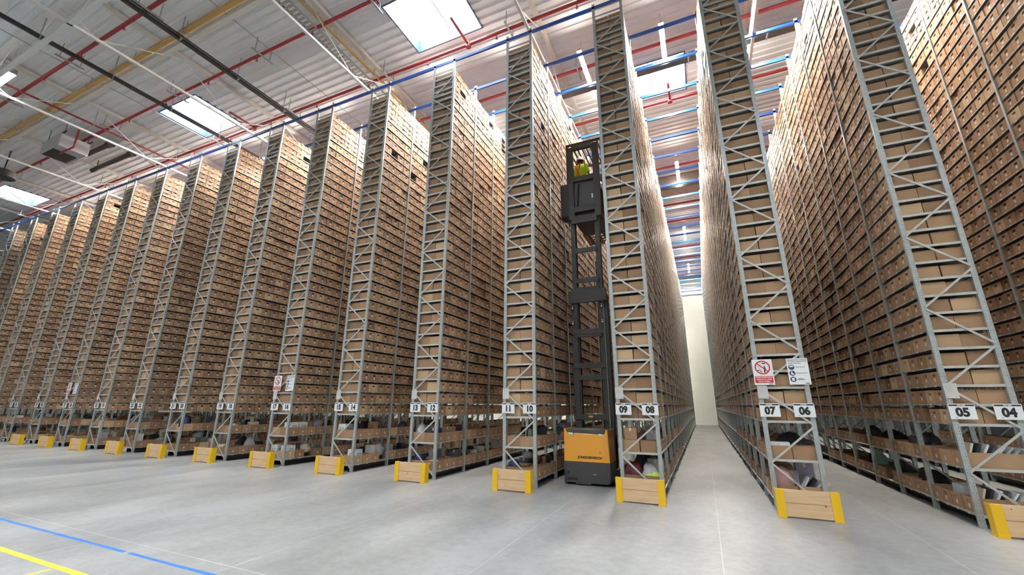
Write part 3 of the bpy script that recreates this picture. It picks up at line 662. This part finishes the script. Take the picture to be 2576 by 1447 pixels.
for i in (1, 6, 11):
    X = -P*i; a, q = wnum(i)
    e = empty('prohibition_sign', (X+.14, -.035, 2.52), 'white sign with red no-pedestrians ring above sign %s' % a, 'sign', 'safety signs')
    b = MB(); b.box((-.175, -.002, -.255), (.175, .002, .245)); b.build('panel', M['white'], e)
    b = MB(); disc(b, 0, .085, .135, -.004, 40, r0=.112)
    b.bar((-.088, -.0045, .165), (.088, -.0045, .005), .001, .02); b.build('ban_ring', M['red'], e)
    b = MB(); b.box((-.155, -.004, -.215), (.155, -.002, -.085)); b.build('red_panel', M['red'], e)
    b = MB(); y = -.0032                   # person, hand truck and mast head pictogram
    disc(b, .035, .105, .012, y, 12); b.add([(.02, y, .09), (.05, y, .09), (.062, y, .03), (.05, y, .028), (.045, y, .05), (.048, y, -.02), (.038, y, -.02), (.034, y, .02), (.028, y, -.02), (.016, y, -.02), (.02, y, .03)], [tuple(range(11))])
    b.bar((-.075, y, .13), (-.045, y, .04), .001, .005); b.bar((-.04, y, .14), (-.03, y, .04), .001, .005); b.bar((-.085, y, .03), (-.04, y, .03), .001, .008); disc(b, -.035, .005, .02, y, 20, r0=.012); disc(b, -.08, .03, .012, y, 12)
    b.box((-.005, y-.0005, .155), (.06, y, .175)); b.build('pictogram', M['black'], e)
    for z, t_ in ((-.108, 'ZAKAZ PRZEBYWANIA'), (-.148, 'PIESZYCH W CZASIE'), (-.188, 'PRACY WÓZKA')): text('wording', t_, .033, M['white'], e, (0, -.0052, z), .0007, sx=.85)
    b = MB(); b.box((.07, -.0035, -.242), (.14, -.002, -.232)); b.build('maker_mark', M['black'], e)
    e = empty('protective_gear_sign', (X+RW-.14, -.035, 2.52), 'white sign with three dark round pictograms above sign %s' % q, 'sign', 'safety signs')
    b = MB(); b.box((-.175, -.002, -.255), (.175, .002, .245)); b.build('panel', M['white'], e)
    for z, t_ in ((.215, 'TEREN MAGAZYNU W OBSZARZE'), (.185, 'CZYNNOŚCI ZABEZPIECZONYM'), (.148, 'ODZIEŻ OCHRONNA:')): text('heading', t_, .022, M['black'], e, (-.15 if z < .16 else 0, -.003, z), .0004, 'LEFT' if z < .16 else 'CENTER', .95)
    for kk, (z, t_) in enumerate(((.075, 'KASK OCHRONNY'), (-.04, 'OBUWIE OCHRONNE'), (-.155, 'KAMIZELKA\nODBLASKOWA'))):
        b = MB(); disc(b, -.105, z, .05, -.003, 28); b.build('round_pictogram', M['navy'], e)
        b = MB(); y = -.0042; c0 = -.105
        pts = [[(-.035, .002), (.035, .002), (.028, .03), (0, .04), (-.028, .03)], [(-.02, .035), (.002, .035), (.006, .0), (.034, -.018), (.032, -.03), (-.02, -.03)], [(-.025, .028), (-.01, .03), (0, .02), (.01, .03), (.025, .028), (.02, -.03), (-.02, -.03)]][kk]
        b.add([(c0+px_, y, z+pz_) for px_, pz_ in pts], [tuple(range(len(pts)))]); b.build('pictogram_symbol', M['white'], e)
        text('wording', t_, .021, M['black'], e, (-.035, -.003, z), .0003, 'LEFT', .85)
    b = MB(); b.box((.085, -.0035, -.238), (.155, -.002, -.226)); b.build('maker_mark', M['black'], e)

# ------------------------------------------------------------------ loose goods on the two low shelves
used = set()
def uniq(l):
    if l in used: return None
    used.add(l); return l
TINT = {}
def tint(name, col, rough=.6):
    if name not in TINT: TINT[name] = noisy(name.replace(' ', '_')+'_surface', [(.3, tuple(q*.85 for q in col)), (.7, col)], 9, 3, rough)
    return TINT[name]
COLS = {'white': (.7, .7, .68), 'pale grey': (.45, .45, .46), 'dark grey': (.07, .07, .075), 'black': (.02, .02, .022), 'green-grey': (.16, .22, .18), 'brown': (.33, .19, .1), 'maroon': (.13, .02, .03), 'lilac grey': (.33, .3, .38), 'lime green': (.45, .65, .12), 'mint green': (.3, .6, .42), 'dusty pink': (.5, .28, .26), 'cream': (.68, .6, .45), 'navy': (.03, .04, .1)}
def shelf_words(i, lv, k, col):
    a = num(i)[0] if col == 0 else num(i)[1]
    return 'on the %s shelf %s sign %s%s' % ('lowest' if lv == 0 else 'second', 'under', a, '' if k == 0 else ', %s bay back' % ORD[k])
def small_carton(loc, sz, rz, col, label, emblem=False, tilt=0):
    if not label: return
    w_, d_, h_ = sz; e = empty('small_box', loc, label, 'box', None, (tilt, 0, rz))
    b = MB(); b.box((-w_/2, -d_/2, 0), (w_/2, d_/2, h_)); b.build('carton_body', tint(col, COLS[col]), e, bevel=.004)
    b = MB(); b.box((-w_/2+.002, -.02, h_), (w_/2-.002, .02, h_+.001)); b.box((-.02, -d_/2-.001, h_-.07), (.02, -d_/2, h_)); b.build('packing_tape', tint('cream', COLS['cream'], .3), e)
    if emblem:
        pts = []
        for t_ in np.linspace(0, 2*math.pi, 26)[:-1]:
            pts.append((16*math.sin(t_)**3, 13*math.cos(t_)-5*math.cos(2*t_)-2*math.cos(3*t_)-math.cos(4*t_)))
        k = .0045
        for fy, nx in ((-d_/2-.0015, 0), (None, w_/2+.0015)):
            b = MB()
            if fy is not None:
                V = [(x*k, fy, h_*.5+z*k) for x, z in pts]+[(x*k*.62, fy, h_*.5+z*k*.62) for x, z in pts]
            else: V = [(nx, x*k, h_*.5+z*k) for x, z in pts]+[(nx, x*k*.62, h_*.5+z*k*.62) for x, z in pts]
            m_ = len(pts); b.add(V, [(j, (j+1) % m_, m_+(j+1) % m_, m_+j) for j in range(m_)]); b.build('heart_emblem', tint('teal', (.03, .28, .3)), e)
def lump(name, loc, r, col, label, cat, rough=.5, seed=0, sub=4, amp=.35):
    if not label: return
    bm = bmesh.new(); bmesh.ops.create_icosphere(bm, subdivisions=sub, radius=1)
    for v_ in bm.verts:
        d = 1+amp*noise.noise(v_.co*1.3+Vector((seed, 0, 0)))+amp*.6*noise.noise(v_.co*3.5+Vector((0, seed, 0)))+amp*.35*abs(noise.noise(v_.co*7+Vector((0, 0, seed))))
        v_.co *= d; v_.co.z = max(v_.co.z, -.6)
        v_.co = Vector((v_.co.x*r[0], v_.co.y*r[1], (v_.co.z+.6)*r[2]))
    for f in bm.faces: f.smooth = True
    me = bpy.data.meshes.new(name); bm.to_mesh(me); bm.free(); me.materials.append(tint(col, COLS[col], rough))
    return setp(link(name, me, None, loc), label, cat)
def folder(loc, sz, lean, rz, col, label, group):
    if not label: return
    t_, w_, h_ = sz; e = empty('file_folder', loc, label, 'folder', group, (0, lean, rz))
    b = MB(); b.box((-t_/2, -w_/2, 0), (-t_/2+.003, w_/2, h_)); b.box((t_/2-.003, -w_/2, 0), (t_/2, w_/2, h_)); b.box((-t_/2, -w_/2, 0), (t_/2, -w_/2+.003, h_)); b.build('cover', tint(col, COLS[col]), e)
    b = MB(); b.box((-t_/2+.004, -w_/2+.005, .004), (t_/2-.004, w_/2-.006, h_-.012)); b.build('paper_block', M['paper'], e)
def xy(i, col, k, s_): return -P*i+(.22 if col == 0 else RW-.22), k*D+.075+(s_+.5)*(D-.085)/4
# hand-placed goods on the nearest three rack ends
x, y = xy(2, 0, 0, 0); small_carton((x+.02, y, 1.12), (.27, .24, .27), .03, 'brown', uniq('small plain brown box standing in the open carton under sign nine'))
x, y = xy(2, 1, 0, 1); small_carton((x-.03, y, .93), (.25, .2, .42), .25, 'pale grey', uniq('pale grey box leaning above the second shelf under sign eight'), tilt=.15)
x, y = xy(2, 1, 0, 2); lump('cloth_heap', (x, y, .95), (.17, .2, .22), 'black', uniq('black cloth heap behind grey box under sign eight'), 'cloth', .8, 3)
x, y = xy(2, 0, 0, 0); lump('holdall_bag', (x+.02, y+.1, .25), (.2, .2, .27), 'maroon', uniq('dark maroon holdall on the lowest shelf under sign nine'), 'bag', .5, 5, 3, .25)
x, y = xy(2, 1, 0, 1); small_carton((x, y+.2, .25), (.34, .28, .46), .05, 'pale grey', uniq('tall pale grey bin standing on the lowest shelf under sign eight'))
x, y = xy(2, 1, 0, 0); lump('crumpled_plastic', (x-.1, y+.06, .28), (.15, .16, .22), 'pale grey', uniq('crumpled clear grey plastic wrap on lowest shelf under sign eight'), 'plastic wrap', .2, 8, 3, .6)
lump('cloth_heap', (x, y-.02, .36), (.2, .13, .1), 'lime green', uniq('lime green folded cloth at the rack end under sign eight'), 'cloth', .9, 9, 3, .2)
x, y = xy(2, 0, 0, 1); lump('rubbish_bag', (x+.15, y+.25, .3), (.2, .24, .32), 'black', uniq('black bag behind the maroon holdall under sign nine'), 'bag', .4, 12)
x, y = xy(1, 0, 0, 0); lump('rolled_blanket', (x-.0, y, .33), (.17, .16, .26), 'dusty pink', uniq('dusty pink rolled textile on the lowest shelf under sign seven'), 'textile', .9, 15, 3, .12)
small_carton((x+.2, y+.25, .22), (.2, .25, .45), -.1, 'pale grey', uniq('pale grey panel box behind the pink textile under sign seven'))
x, y = xy(1, 1, 0, 1); small_carton((x+.0, y, .26), (.3, .12, .52), .1, 'lilac grey', uniq('lilac grey upright board box on lowest shelf under sign six'), tilt=-.06)
x, y = xy(1, 1, 0, 0)
for q, (dx, ln, cl) in enumerate(((-.12, .5, 'white'), (-.05, .7, 'black'), (.03, .85, 'white'), (.1, 1.0, 'cream'))): folder((x+dx-.05, y, .33), (.03, .26, .3), ln, 0, cl, uniq('%s folder slumped on lowest shelf under sign six, %s from left' % (cl, ORD[q])), 'slumped folders')
x, y = xy(1, 0, 0, 0); small_carton((x+.02, y+.02, 1.1), (.36, .26, .09), 0, 'white', uniq('flat white box lying in the carton under sign seven'))
x, y = xy(1, 1, 0, 1); lump('rubbish_bag', (x-.1, y+.1, .98), (.3, .25, .2), 'black', uniq('long black plastic bag lying on second shelf under sign six'), 'bag', .3, 19)
for lv, zz in ((1, 1.0), (0, .3)):
    for q in range(9):
        x = .12+q*.078; cl = ['cream', 'black', 'white', 'dark grey', 'white', 'pale grey', 'pale grey', 'pale grey', 'cream'][q]
        folder((x, .26, zz), (.035, .3, .3), .35+.07*q, 0, cl, uniq('%s leaning folder under signs five and four, %s shelf, %s from left' % (cl, 'second' if lv else 'lowest', ORD[q])), 'leaning folders on the right hand rack')
small_carton((.2, .6, .3), (.3, .25, .28), .2, 'pale grey', uniq('grey flat-topped box beside the front post under sign five'), tilt=.1)
x, y = xy(0, 0, 3, 0); lump('plastic_sack', (x, y, .32), (.14, .14, .26), 'mint green', uniq('small mint green plastic sack on lowest shelf near sign five'), 'bag', .3, 23)
for k in (1, 2, 3):
    for lv in (0, 1):
        x, y = xy(0, 0, k, 1); lump('rubbish_bag', (x+.1, y+.1, LV[lv]+.1), (.2, .42, .2), 'black' if (k+lv) % 2 else 'dark grey', uniq('%s bag heap near sign five, %s shelf, %s bay back' % ('black' if (k+lv) % 2 else 'dark grey', 'second' if lv else 'lowest', ORD[k])), 'bag', .4, 30+k*2+lv)
# white cartons with a teal heart
for i, lv, col, k, s_ in ((6, 1, 1, 0, 0), (6, 1, 1, 0, 1), (6, 0, 1, 0, 0), (5, 1, 0, 0, 0), (5, 0, 1, 0, 0), (6, 0, 0, 0, 0)):
    x, y = xy(i, col, k, s_); small_carton((x+(.02 if col else -.02), y+.03, LV[lv]+.1), (.3, .28, .29), 0, 'white', uniq('white carton with teal heart, %s shelf under sign %s, %s from front' % ('second' if lv else 'lowest', wnum(i)[col], ORD[s_])), True)
kinds = ['bag', 'box', 'cloth', 'folders', 'bag', 'box']
for i in range(3, 14):
    for lv in (0, 1):
        for k in range(0, 3 if i < 7 else 2):
            for col in (1, 0):
                if col == 0 and k > 0: continue
                for s_ in (0, 2, 3):
                    if random.random() < .3: continue
                    if i in (5, 6) and k == 0 and s_ == 0: continue
                    x, y = xy(i, col, k, s_); z = LV[lv]+.12; kd = random.choice(kinds); cl = random.choice(['white', 'pale grey', 'dark grey', 'black', 'green-grey', 'brown', 'lilac grey', 'cream', 'navy'])
                    tail = '%s shelf by sign %s, %s back' % ('second' if lv else 'lowest', wnum(i)[col], ORD[k*4+s_])
                    if kd == 'bag': lump('stuffed_bag', (x, y, z), (random.uniform(.12, .18), random.uniform(.14, .2), random.uniform(.12, .24)), cl, uniq('%s stuffed bag in carton, ' % cl+tail), 'bag', .35, random.random()*50, 2, .5)
                    elif kd == 'cloth': lump('cloth_heap', (x, y, z), (.17, .16, random.uniform(.08, .16)), cl, uniq('%s crumpled cloth in carton, ' % cl+tail), 'cloth', .9, random.random()*50, 2, .3)
                    elif kd == 'box': small_carton((x, y, z), (random.uniform(.2, .32), random.uniform(.15, .28), random.uniform(.2, .38)), random.uniform(-.3, .3), cl, uniq('%s box standing in carton, ' % cl+tail))
                    else:
                        for q in range(3): folder((x-.1+q*.07, y, z), (.035, .25, .28), random.uniform(-.1, .4), 0, cl, uniq('%s folder, %s of three, ' % (cl, ORD[q])+tail), 'folders in the low cartons')

# ------------------------------------------------------------------ order picking truck in the aisle between 10 and 09
T = empty('order_picker_truck', (-6.56, .9, 0), 'orange and charcoal turret truck with raised mast and cab in aisle', 'forklift truck')
def part(name, bld, mt, bevel=0, parent=None): return bld.build(name, mt, parent or T, bevel=bevel)
b = MB()   # lower chassis, stepped underside
b.prism([(-.58, .05), (-.3, .05), (-.3, .02), (.08, .02), (.08, .05), (.5, .05), (.56, .1), (.57, .53), (-.58, .53)], 0, .75); ch = part('chassis', b, M['charcoal'], .02)
b = MB(); b.box((-.5, -.004, .11), (-.24, .004, .17)); b.prism([(-.5, .24), (-.44, .24), (-.44, .28), (-.465, .31), (-.5, .31)], -.004, .004); part('vent_slot', b, M['black'], 0, ch)
b = MB(); b.box((.34, -.003, .055), (.343, .003, .53)); b.box((-.53, -.003, .055), (-.527, .003, .53)); part('panel_gap', b, M['black'], 0, ch)
b = MB(); b.box((.15, -.006, .25), (.22, .002, .27)); part('latch', b, M['chrome'], .002, ch)
b = MB()   # orange hood with a scooped top
b.prism([(-.57, .53), (.57, .53), (.545, 1.27), (.5, 1.3), (.47, 1.2), (.41, 1.165), (.3, 1.165), (.28, 1.18), (-.28, 1.2), (-.3, 1.18), (-.42, 1.19), (-.48, 1.22), (-.51, 1.3), (-.555, 1.3)], -.01, .75)
hood = part('battery_cover', b, M['orange'], .018)
b = MB(); b.box((-.36, -.005, .6), (.36, .0, .6)); 
text('lettering', 'JUNGHEINRICH', .08, M['black'], hood, (.075, -.016, .635), .0024, shear=.25, sx=1.05)
b = MB(); b.add([(.33, -.0125, .74), (.35, -.0125, .74), (.345, -.0125, .785), (.335, -.0125, .785)], [(0, 1, 2, 3)]); part('small_emblem', b, M['black'], 0, hood)
b = MB(); b.prism([(-.5, 1.285), (-.44, 1.2), (-.3, 1.19), (-.27, 1.2), (.27, 1.185), (.3, 1.17), (.41, 1.18), (.46, 1.21), (.49, 1.27), (.4, 1.285)], -.02, .7); part('top_pad', b, M['charcoal'], .01)
for s_ in (-1, 1):
    b = MB(); c_ = .375*s_; b.prism([(c_-.065, 1.2+.01*-s_), (c_+.065, 1.19+.01*-s_), (c_+.05, 1.155-.004*s_), (c_-.045, 1.16-.004*s_)], -.026, -.012); part('tail_lamp', b, M['lens'])
b = MB(); b.box((-.6, .75, .05), (.6, 2.9, .3)); b.box((-.55, .75, .3), (.55, 1.2, 1.1)); part('drive_unit', b, M['charcoal'], .02)
for s_ in (-1, 1):
    for yy in (.35, 2.4):
        b = MB(); b.tube((s_*.48, yy, .14), (s_*.62, yy, .14), .14, 20); part('wheel', b, M['black'])
        b = MB(); b.tube((s_*.62, yy, .14), (s_*.63, yy, .14), .06, 14); part('hub', b, M['greybox'])
ym = .9      # mast offset behind the body (world y = 1.8)
def X(wx): return wx+6.56
def rail(name, x0, x1, z0, z1, y0, y1, mt=M['mast']):
    b = MB(); f = .018; xi, xo = (x0, x1)
    b.box((x0, y0, z0), (x1, y0+f, z1)); b.box((x0, y1-f, z0), (x1, y1, z1)); xw = (x0, x0+f) if (x0+x1)/2 < 0 else (x1-f, x1); b.box((xw[0], y0+f, z0), (xw[1], y1-f, z1)); return part(name, b, mt)
rail('outer_mast_rail', X(-7.06), X(-6.9), .3, 4.95, ym, ym+.2); rail('outer_mast_rail', X(-6.18), X(-6.01), .3, 4.95, ym, ym+.2)
rail('inner_mast_rail', X(-7.0), X(-6.87), .6, 7.5, ym+.04, ym+.24); rail('inner_mast_rail', X(-6.26), X(-6.13), .6, 7.5, ym+.04, ym+.24)
for x0, x1, z0, z1, nm in ((-7.08, -6.04, 1.48, 1.63, 'mast_crossbar'), (-6.9, -6.12, 2.53, 2.67, 'mast_crossbar'), (-7.05, -6.12, 2.85, 3.0, 'mast_crossbar'), (-7.04, -6.1, 3.8, 3.96, 'mast_crossbar'), (-6.95, -6.2, 3.72, 3.8, 'mast_crossbar'),
                           (-7.12, -6.01, 4.73, 5.1, 'mast_head_plate'), (-6.9, -6.2, 5.33, 5.48, 'mast_crossbar'), (-6.9, -6.2, 5.1, 5.2, 'mast_crossbar'), (-6.9, -6.22, 6.27, 6.42, 'mast_crossbar'), (-6.95, -6.16, 7.25, 7.4, 'mast_crossbar')):
    b = MB(); b.box((X(x0), ym-.03 if 'head' not in nm else ym-.06, z0), (X(x1), ym+.01, z1)); part(nm, b, M['mast'], .008)
b = MB(); b.tube((X(-6.62), ym-.035, 1.57), (X(-6.62), ym-.03, 1.57), .05, 16); o = part('small_emblem', b, M['orange']); o.scale = (1.4, 1, .45); o.location = (X(-6.62)*-.4, 0, 1.57*.55)
for x in (-7.15, -6.1):
    b = MB(); b.tube((X(x), ym-.1, 1.2), (X(x), ym-.1, 4.72), .011, 8); part('tension_rod', b, M['chrome'])
    b = MB(); b.tube((X(x), ym-.1, 4.62), (X(x), ym-.1, 4.75), .03, 10); part('rod_end', b, M['mast'])
for x in (-7.02, -6.16):
    for z in (4.55, 4.1): b = MB(); b.tube((X(x), ym-.02, z), (X(x), ym-.02, z+.05), .06, 14); b.tube((X(x), ym-.02, z+.07), (X(x), ym-.02, z+.09), .06, 14); part('guide_clamp', b, M['chrome'])
b = MB(); b.tube((X(-6.22), ym+.12, 1.), (X(-6.22), ym+.12, 7.), .018, 8); b.tube((X(-6.3), ym+.14, 1.), (X(-6.3), ym+.14, 6.), .012, 8); part('hydraulic_hose', b, M['black'])
# upper carriage: back frame of the cab
cb = MB()
for x0, x1 in ((-7.03, -6.84), (-6.21, -6.02)): cb.box((X(x0), ym-.03, 7.4), (X(x1), ym+.1, 9.95))
for z0, z1 in ((9.85, 10.0), (8.68, 8.86), (7.62, 7.8), (7.4, 7.5)): cb.box((X(-6.84), ym-.03, z0), (X(-6.21), ym+.1, z1))
cbo = part('cab_back_frame', cb, M['mast'], .01)
b = MB(); b.box((X(-6.84), ym+.06, 7.8), (X(-6.21), ym+.09, 8.7)); part('back_panel', b, M['charcoal'])
b = MB(); b.box((X(-6.3), ym+.04, 8.05), (X(-6.25), ym+.062, 8.2)); part('panel_plate', b, M['lens'])
b = MB(); b.tube((X(-6.76), ym+.04, 7.85), (X(-6.7), ym+.04, 8.6), .03, 8); part('cable_loop', b, M['black'])
b = MB(); b.box((X(-7.3), ym+.05, 7.56), (X(-7.03), ym+.5, 8.7)); part('side_console', b, M['mast'], .02)
# cab beyond the mast
c0, c1 = ym+.25, ym+1.75
b = MB(); b.box((X(-7.15), c0, 8.12), (X(-5.95), c1, 8.2)); part('cab_floor', b, M['charcoal'], .01)
b = MB()
for x in (-7.13, -5.99): b.box((X(x), c0, 8.2), (X(x)+.06, c0+.06, 10.25)); b.box((X(x), c1-.06, 8.2), (X(x)+.06, c1, 10.25))
part('cab_post', b, M['mast'])
b = MB(); b.box((X(-7.13), c0, 10.2), (X(-5.93), c0+.05, 10.27)); b.box((X(-7.13), c1-.05, 10.2), (X(-5.93), c1, 10.27))
for k in range(9): x = -7.1+k*.14; b.box((X(x), c0, 10.21), (X(x)+.04, c1, 10.25))
part('overhead_guard', b, M['mast'])
b = MB(); b.box((X(-7.1), c1-.1, 8.2), (X(-6.0), c1-.05, 9.1)); b.box((X(-6.85), c1-.35, 9.05), (X(-6.25), c1-.1, 9.2)); part('control_desk', b, M['charcoal'], .02)
b = MB(); b.box((X(-6.45), c1-.2, 9.45), (X(-6.15), c1-.15, 9.7)); b.tube((X(-6.3), c1-.12, 9.7), (X(-6.5), c1-.1, 10.2), .012, 6); part('screen', b, M['black'])
b = MB(); b.box((X(-6.98), ym+.1, 7.55), (X(-6.08), c1, 7.7)); b.box((X(-6.95), ym+.12, 7.7), (X(-6.85), c0+.3, 8.12)); b.box((X(-6.2), ym+.12, 7.7), (X(-6.1), c0+.3, 8.12)); part('carriage', b, M['mast'], .01)
for x in (-6.95, -6.4): b = MB(); b.box((X(x), c1, 7.62), (X(x)+.12, c1+1.15, 7.67)); b.box((X(x), c1, 7.62), (X(x)+.12, c1+.05, 8.1)); part('fork', b, M['mast'])
pl = empty('wooden_pallet', (-7.0, 3.75, 7.672), 'brown wooden pallet carried on the raised forks below the cab', 'pallet')
for k in range(5): b = MB(); b.box((-.1, .02+k*.25, .1), (.9, .14+k*.25, .122)); b.build('deck_board', M['pallet'], pl)
for k in range(3): b = MB(); b.box((-.1+k*.45, .02, .0), (.0+k*.45, 1.14, .1)); b.build('runner', M['pallet'], pl)

# ------------------------------------------------------------------ operator standing in the cab
px0, py0, pz0 = -6.78, 2.5, 8.2
OP = empty('person', (px0, py0, pz0), 'person in white helmet and yellow vest seen from behind in the raised cab', 'person', None, (0, 0, -.25))
me = bpy.data.meshes.new('body')
J = [((0,0,.95),.13),((0,0,1.15),.14),((0,.01,1.36),.16),((0,.02,1.47),.075),((0,.03,1.55),.06),((0,.045,1.64),.095),((0,.05,1.7),.085),
     ((-.19,0,1.4),.07),((-.26,.05,1.16),.05),((-.2,.28,1.12),.04),((-.19,.36,1.12),.03),
     ((.19,0,1.4),.07),((.26,.05,1.16),.05),((.2,.28,1.12),.04),((.19,.36,1.12),.03),
     ((-.1,0,.88),.1),((-.11,.02,.5),.065),((-.11,0,.1),.045),((-.11,.13,.05),.045),
     ((.1,0,.88),.1),((.11,.02,.5),.065),((.11,0,.1),.045),((.11,.13,.05),.045)]
Ed = [(0,1),(1,2),(2,3),(3,4),(4,5),(5,6),(2,7),(7,8),(8,9),(9,10),(2,11),(11,12),(12,13),(13,14),(0,15),(15,16),(16,17),(17,18),(0,19),(19,20),(20,21),(21,22)]
V = [j[0] for j in J]; Rr = [j[1] for j in J]
for hand, sx in ((10, -1), (14, 1)):       # five fingers each, curled over the control bar
    hx, hy, hz = V[hand]
    for q in range(5):
        off = (-.028+.017*q)*1
        if q == 4: a, c_ = (hx-sx*.035, hy+.01, hz+.01), (hx-sx*.05, hy+.035, hz-.005); base = hand
        else: a, c_ = (hx+off, hy+.05+.004*(q in (1, 2)), hz+.008), (hx+off, hy+.065+.004*(q in (1, 2)), hz-.02); base = hand
        V += [a, c_]; Rr += [.0095, .008]; n_ = len(V); Ed += [(base, n_-2), (n_-2, n_-1)]
me.from_pydata(V, Ed, []); bo = link('body', me, OP); me.materials.append(M['skin'])
md = bo.modifiers.new('skin', 'SKIN'); md.use_smooth_shade = True
for k, sv in enumerate(me.skin_vertices[0].data): sv.radius = (Rr[k]*(1.15 if k in (1, 2, 0) else 1), Rr[k]*(.8 if k in (0, 1, 2) else 1)); sv.use_root = (k == 0)
bo.modifiers.new('sub', 'SUBSURF').render_levels = 1
def shell(name, rows, mt, parent=OP, n=20, cap=True):     # rows: (z, cx, cy, rx, ry)
    b = MB(); vs_ = []
    for z, cx, cy, rx, ry in rows: vs_ += [(cx+rx*math.cos(2*math.pi*k/n), cy+ry*math.sin(2*math.pi*k/n), z) for k in range(n)]
    fs = [(r_*n+k, r_*n+(k+1) % n, (r_+1)*n+(k+1) % n, (r_+1)*n+k) for r_ in range(len(rows)-1) for k in range(n)]
    b.add(vs_, fs, 0, True)
    if cap: b.add(vs_[-n:], [tuple(range(n))], 0, True)
    return b.build(name, mt, parent)
shell('vest', [(.92, 0, 0, .19, .15), (1.05, 0, 0, .195, .155), (1.25, 0, 0, .215, .165), (1.4, 0, .0, .225, .15), (1.46, 0, .005, .16, .11), (1.49, 0, .015, .08, .08)], M['hivis'])
for s_ in (-1, 1):
    b = MB(); b.tube((s_*.19, 0, 1.42), (s_*.27, .045, 1.16), .085, 14, r2=.07); b.build('sleeve', M['hivis'], OP)
    b = MB(); b.tube((s_*.09, 0, .95), (s_*.11, .02, .5), .115, 14, r2=.085); b.tube((s_*.11, .02, .5), (s_*.11, 0, .08), .085, 14, r2=.07); b.build('trouser_leg', M['trousers'], OP)
    b = MB(); b.box((s_*.11-.05, -.08, 0), (s_*.11+.05, .2, .09)); b.build('shoe', M['shoe'], OP, bevel=.03)
    b = MB(); b.bar((s_*.1, -.165, 1.42), (-s_*.06, -.175, .98), .012, .045); b.build('harness_strap', M['orangecloth'], OP)
    b = MB(); b.tube((s_*.098, .045, 1.6), (s_*.112, .045, 1.6), .03, 10); b.build('ear', M['skin'], OP)
    b = MB(); b.tube((s_*.033, .128, 1.645), (s_*.033, .14, 1.645), .012, 8); b.build('eye', M['black'], OP)
b = MB(); b.tube((0, .13, 1.64), (0, .162, 1.6), .01, 8, r2=.02); b.build('nose', M['skin'], OP)
b = MB(); b.box((-.028, .13, 1.555), (.028, .14, 1.567)); b.build('mouth', M['red'], OP)
shell('hair', [(1.54, 0, .02, .07, .07), (1.6, 0, .03, .1, .1), (1.66, 0, .04, .105, .115)], M['hair'], cap=False)
hm_ = shell('helmet', [(1.655, 0, .055, .145, .18), (1.66, 0, .045, .125, .15), (1.72, 0, .045, .12, .145), (1.77, 0, .045, .1, .12), (1.8, 0, .045, .06, .075), (1.81, 0, .045, .02, .02)], M['helmet'])

# lettering as meshes
dg = bpy.context.evaluated_depsgraph_get()
for o in [o for o in S.objects if o.type == 'FONT']:
    me = bpy.data.meshes.new_from_object(o.evaluated_get(dg), depsgraph=dg); nm = o.name.split('.')[0]
    pr, lc, rt, sc_, cu = o.parent, o.location.copy(), o.rotation_euler.copy(), o.scale.copy(), o.data
    bpy.data.objects.remove(o); bpy.data.curves.remove(cu)
    n_ = link(nm, me, pr, lc, rt); n_.scale = sc_
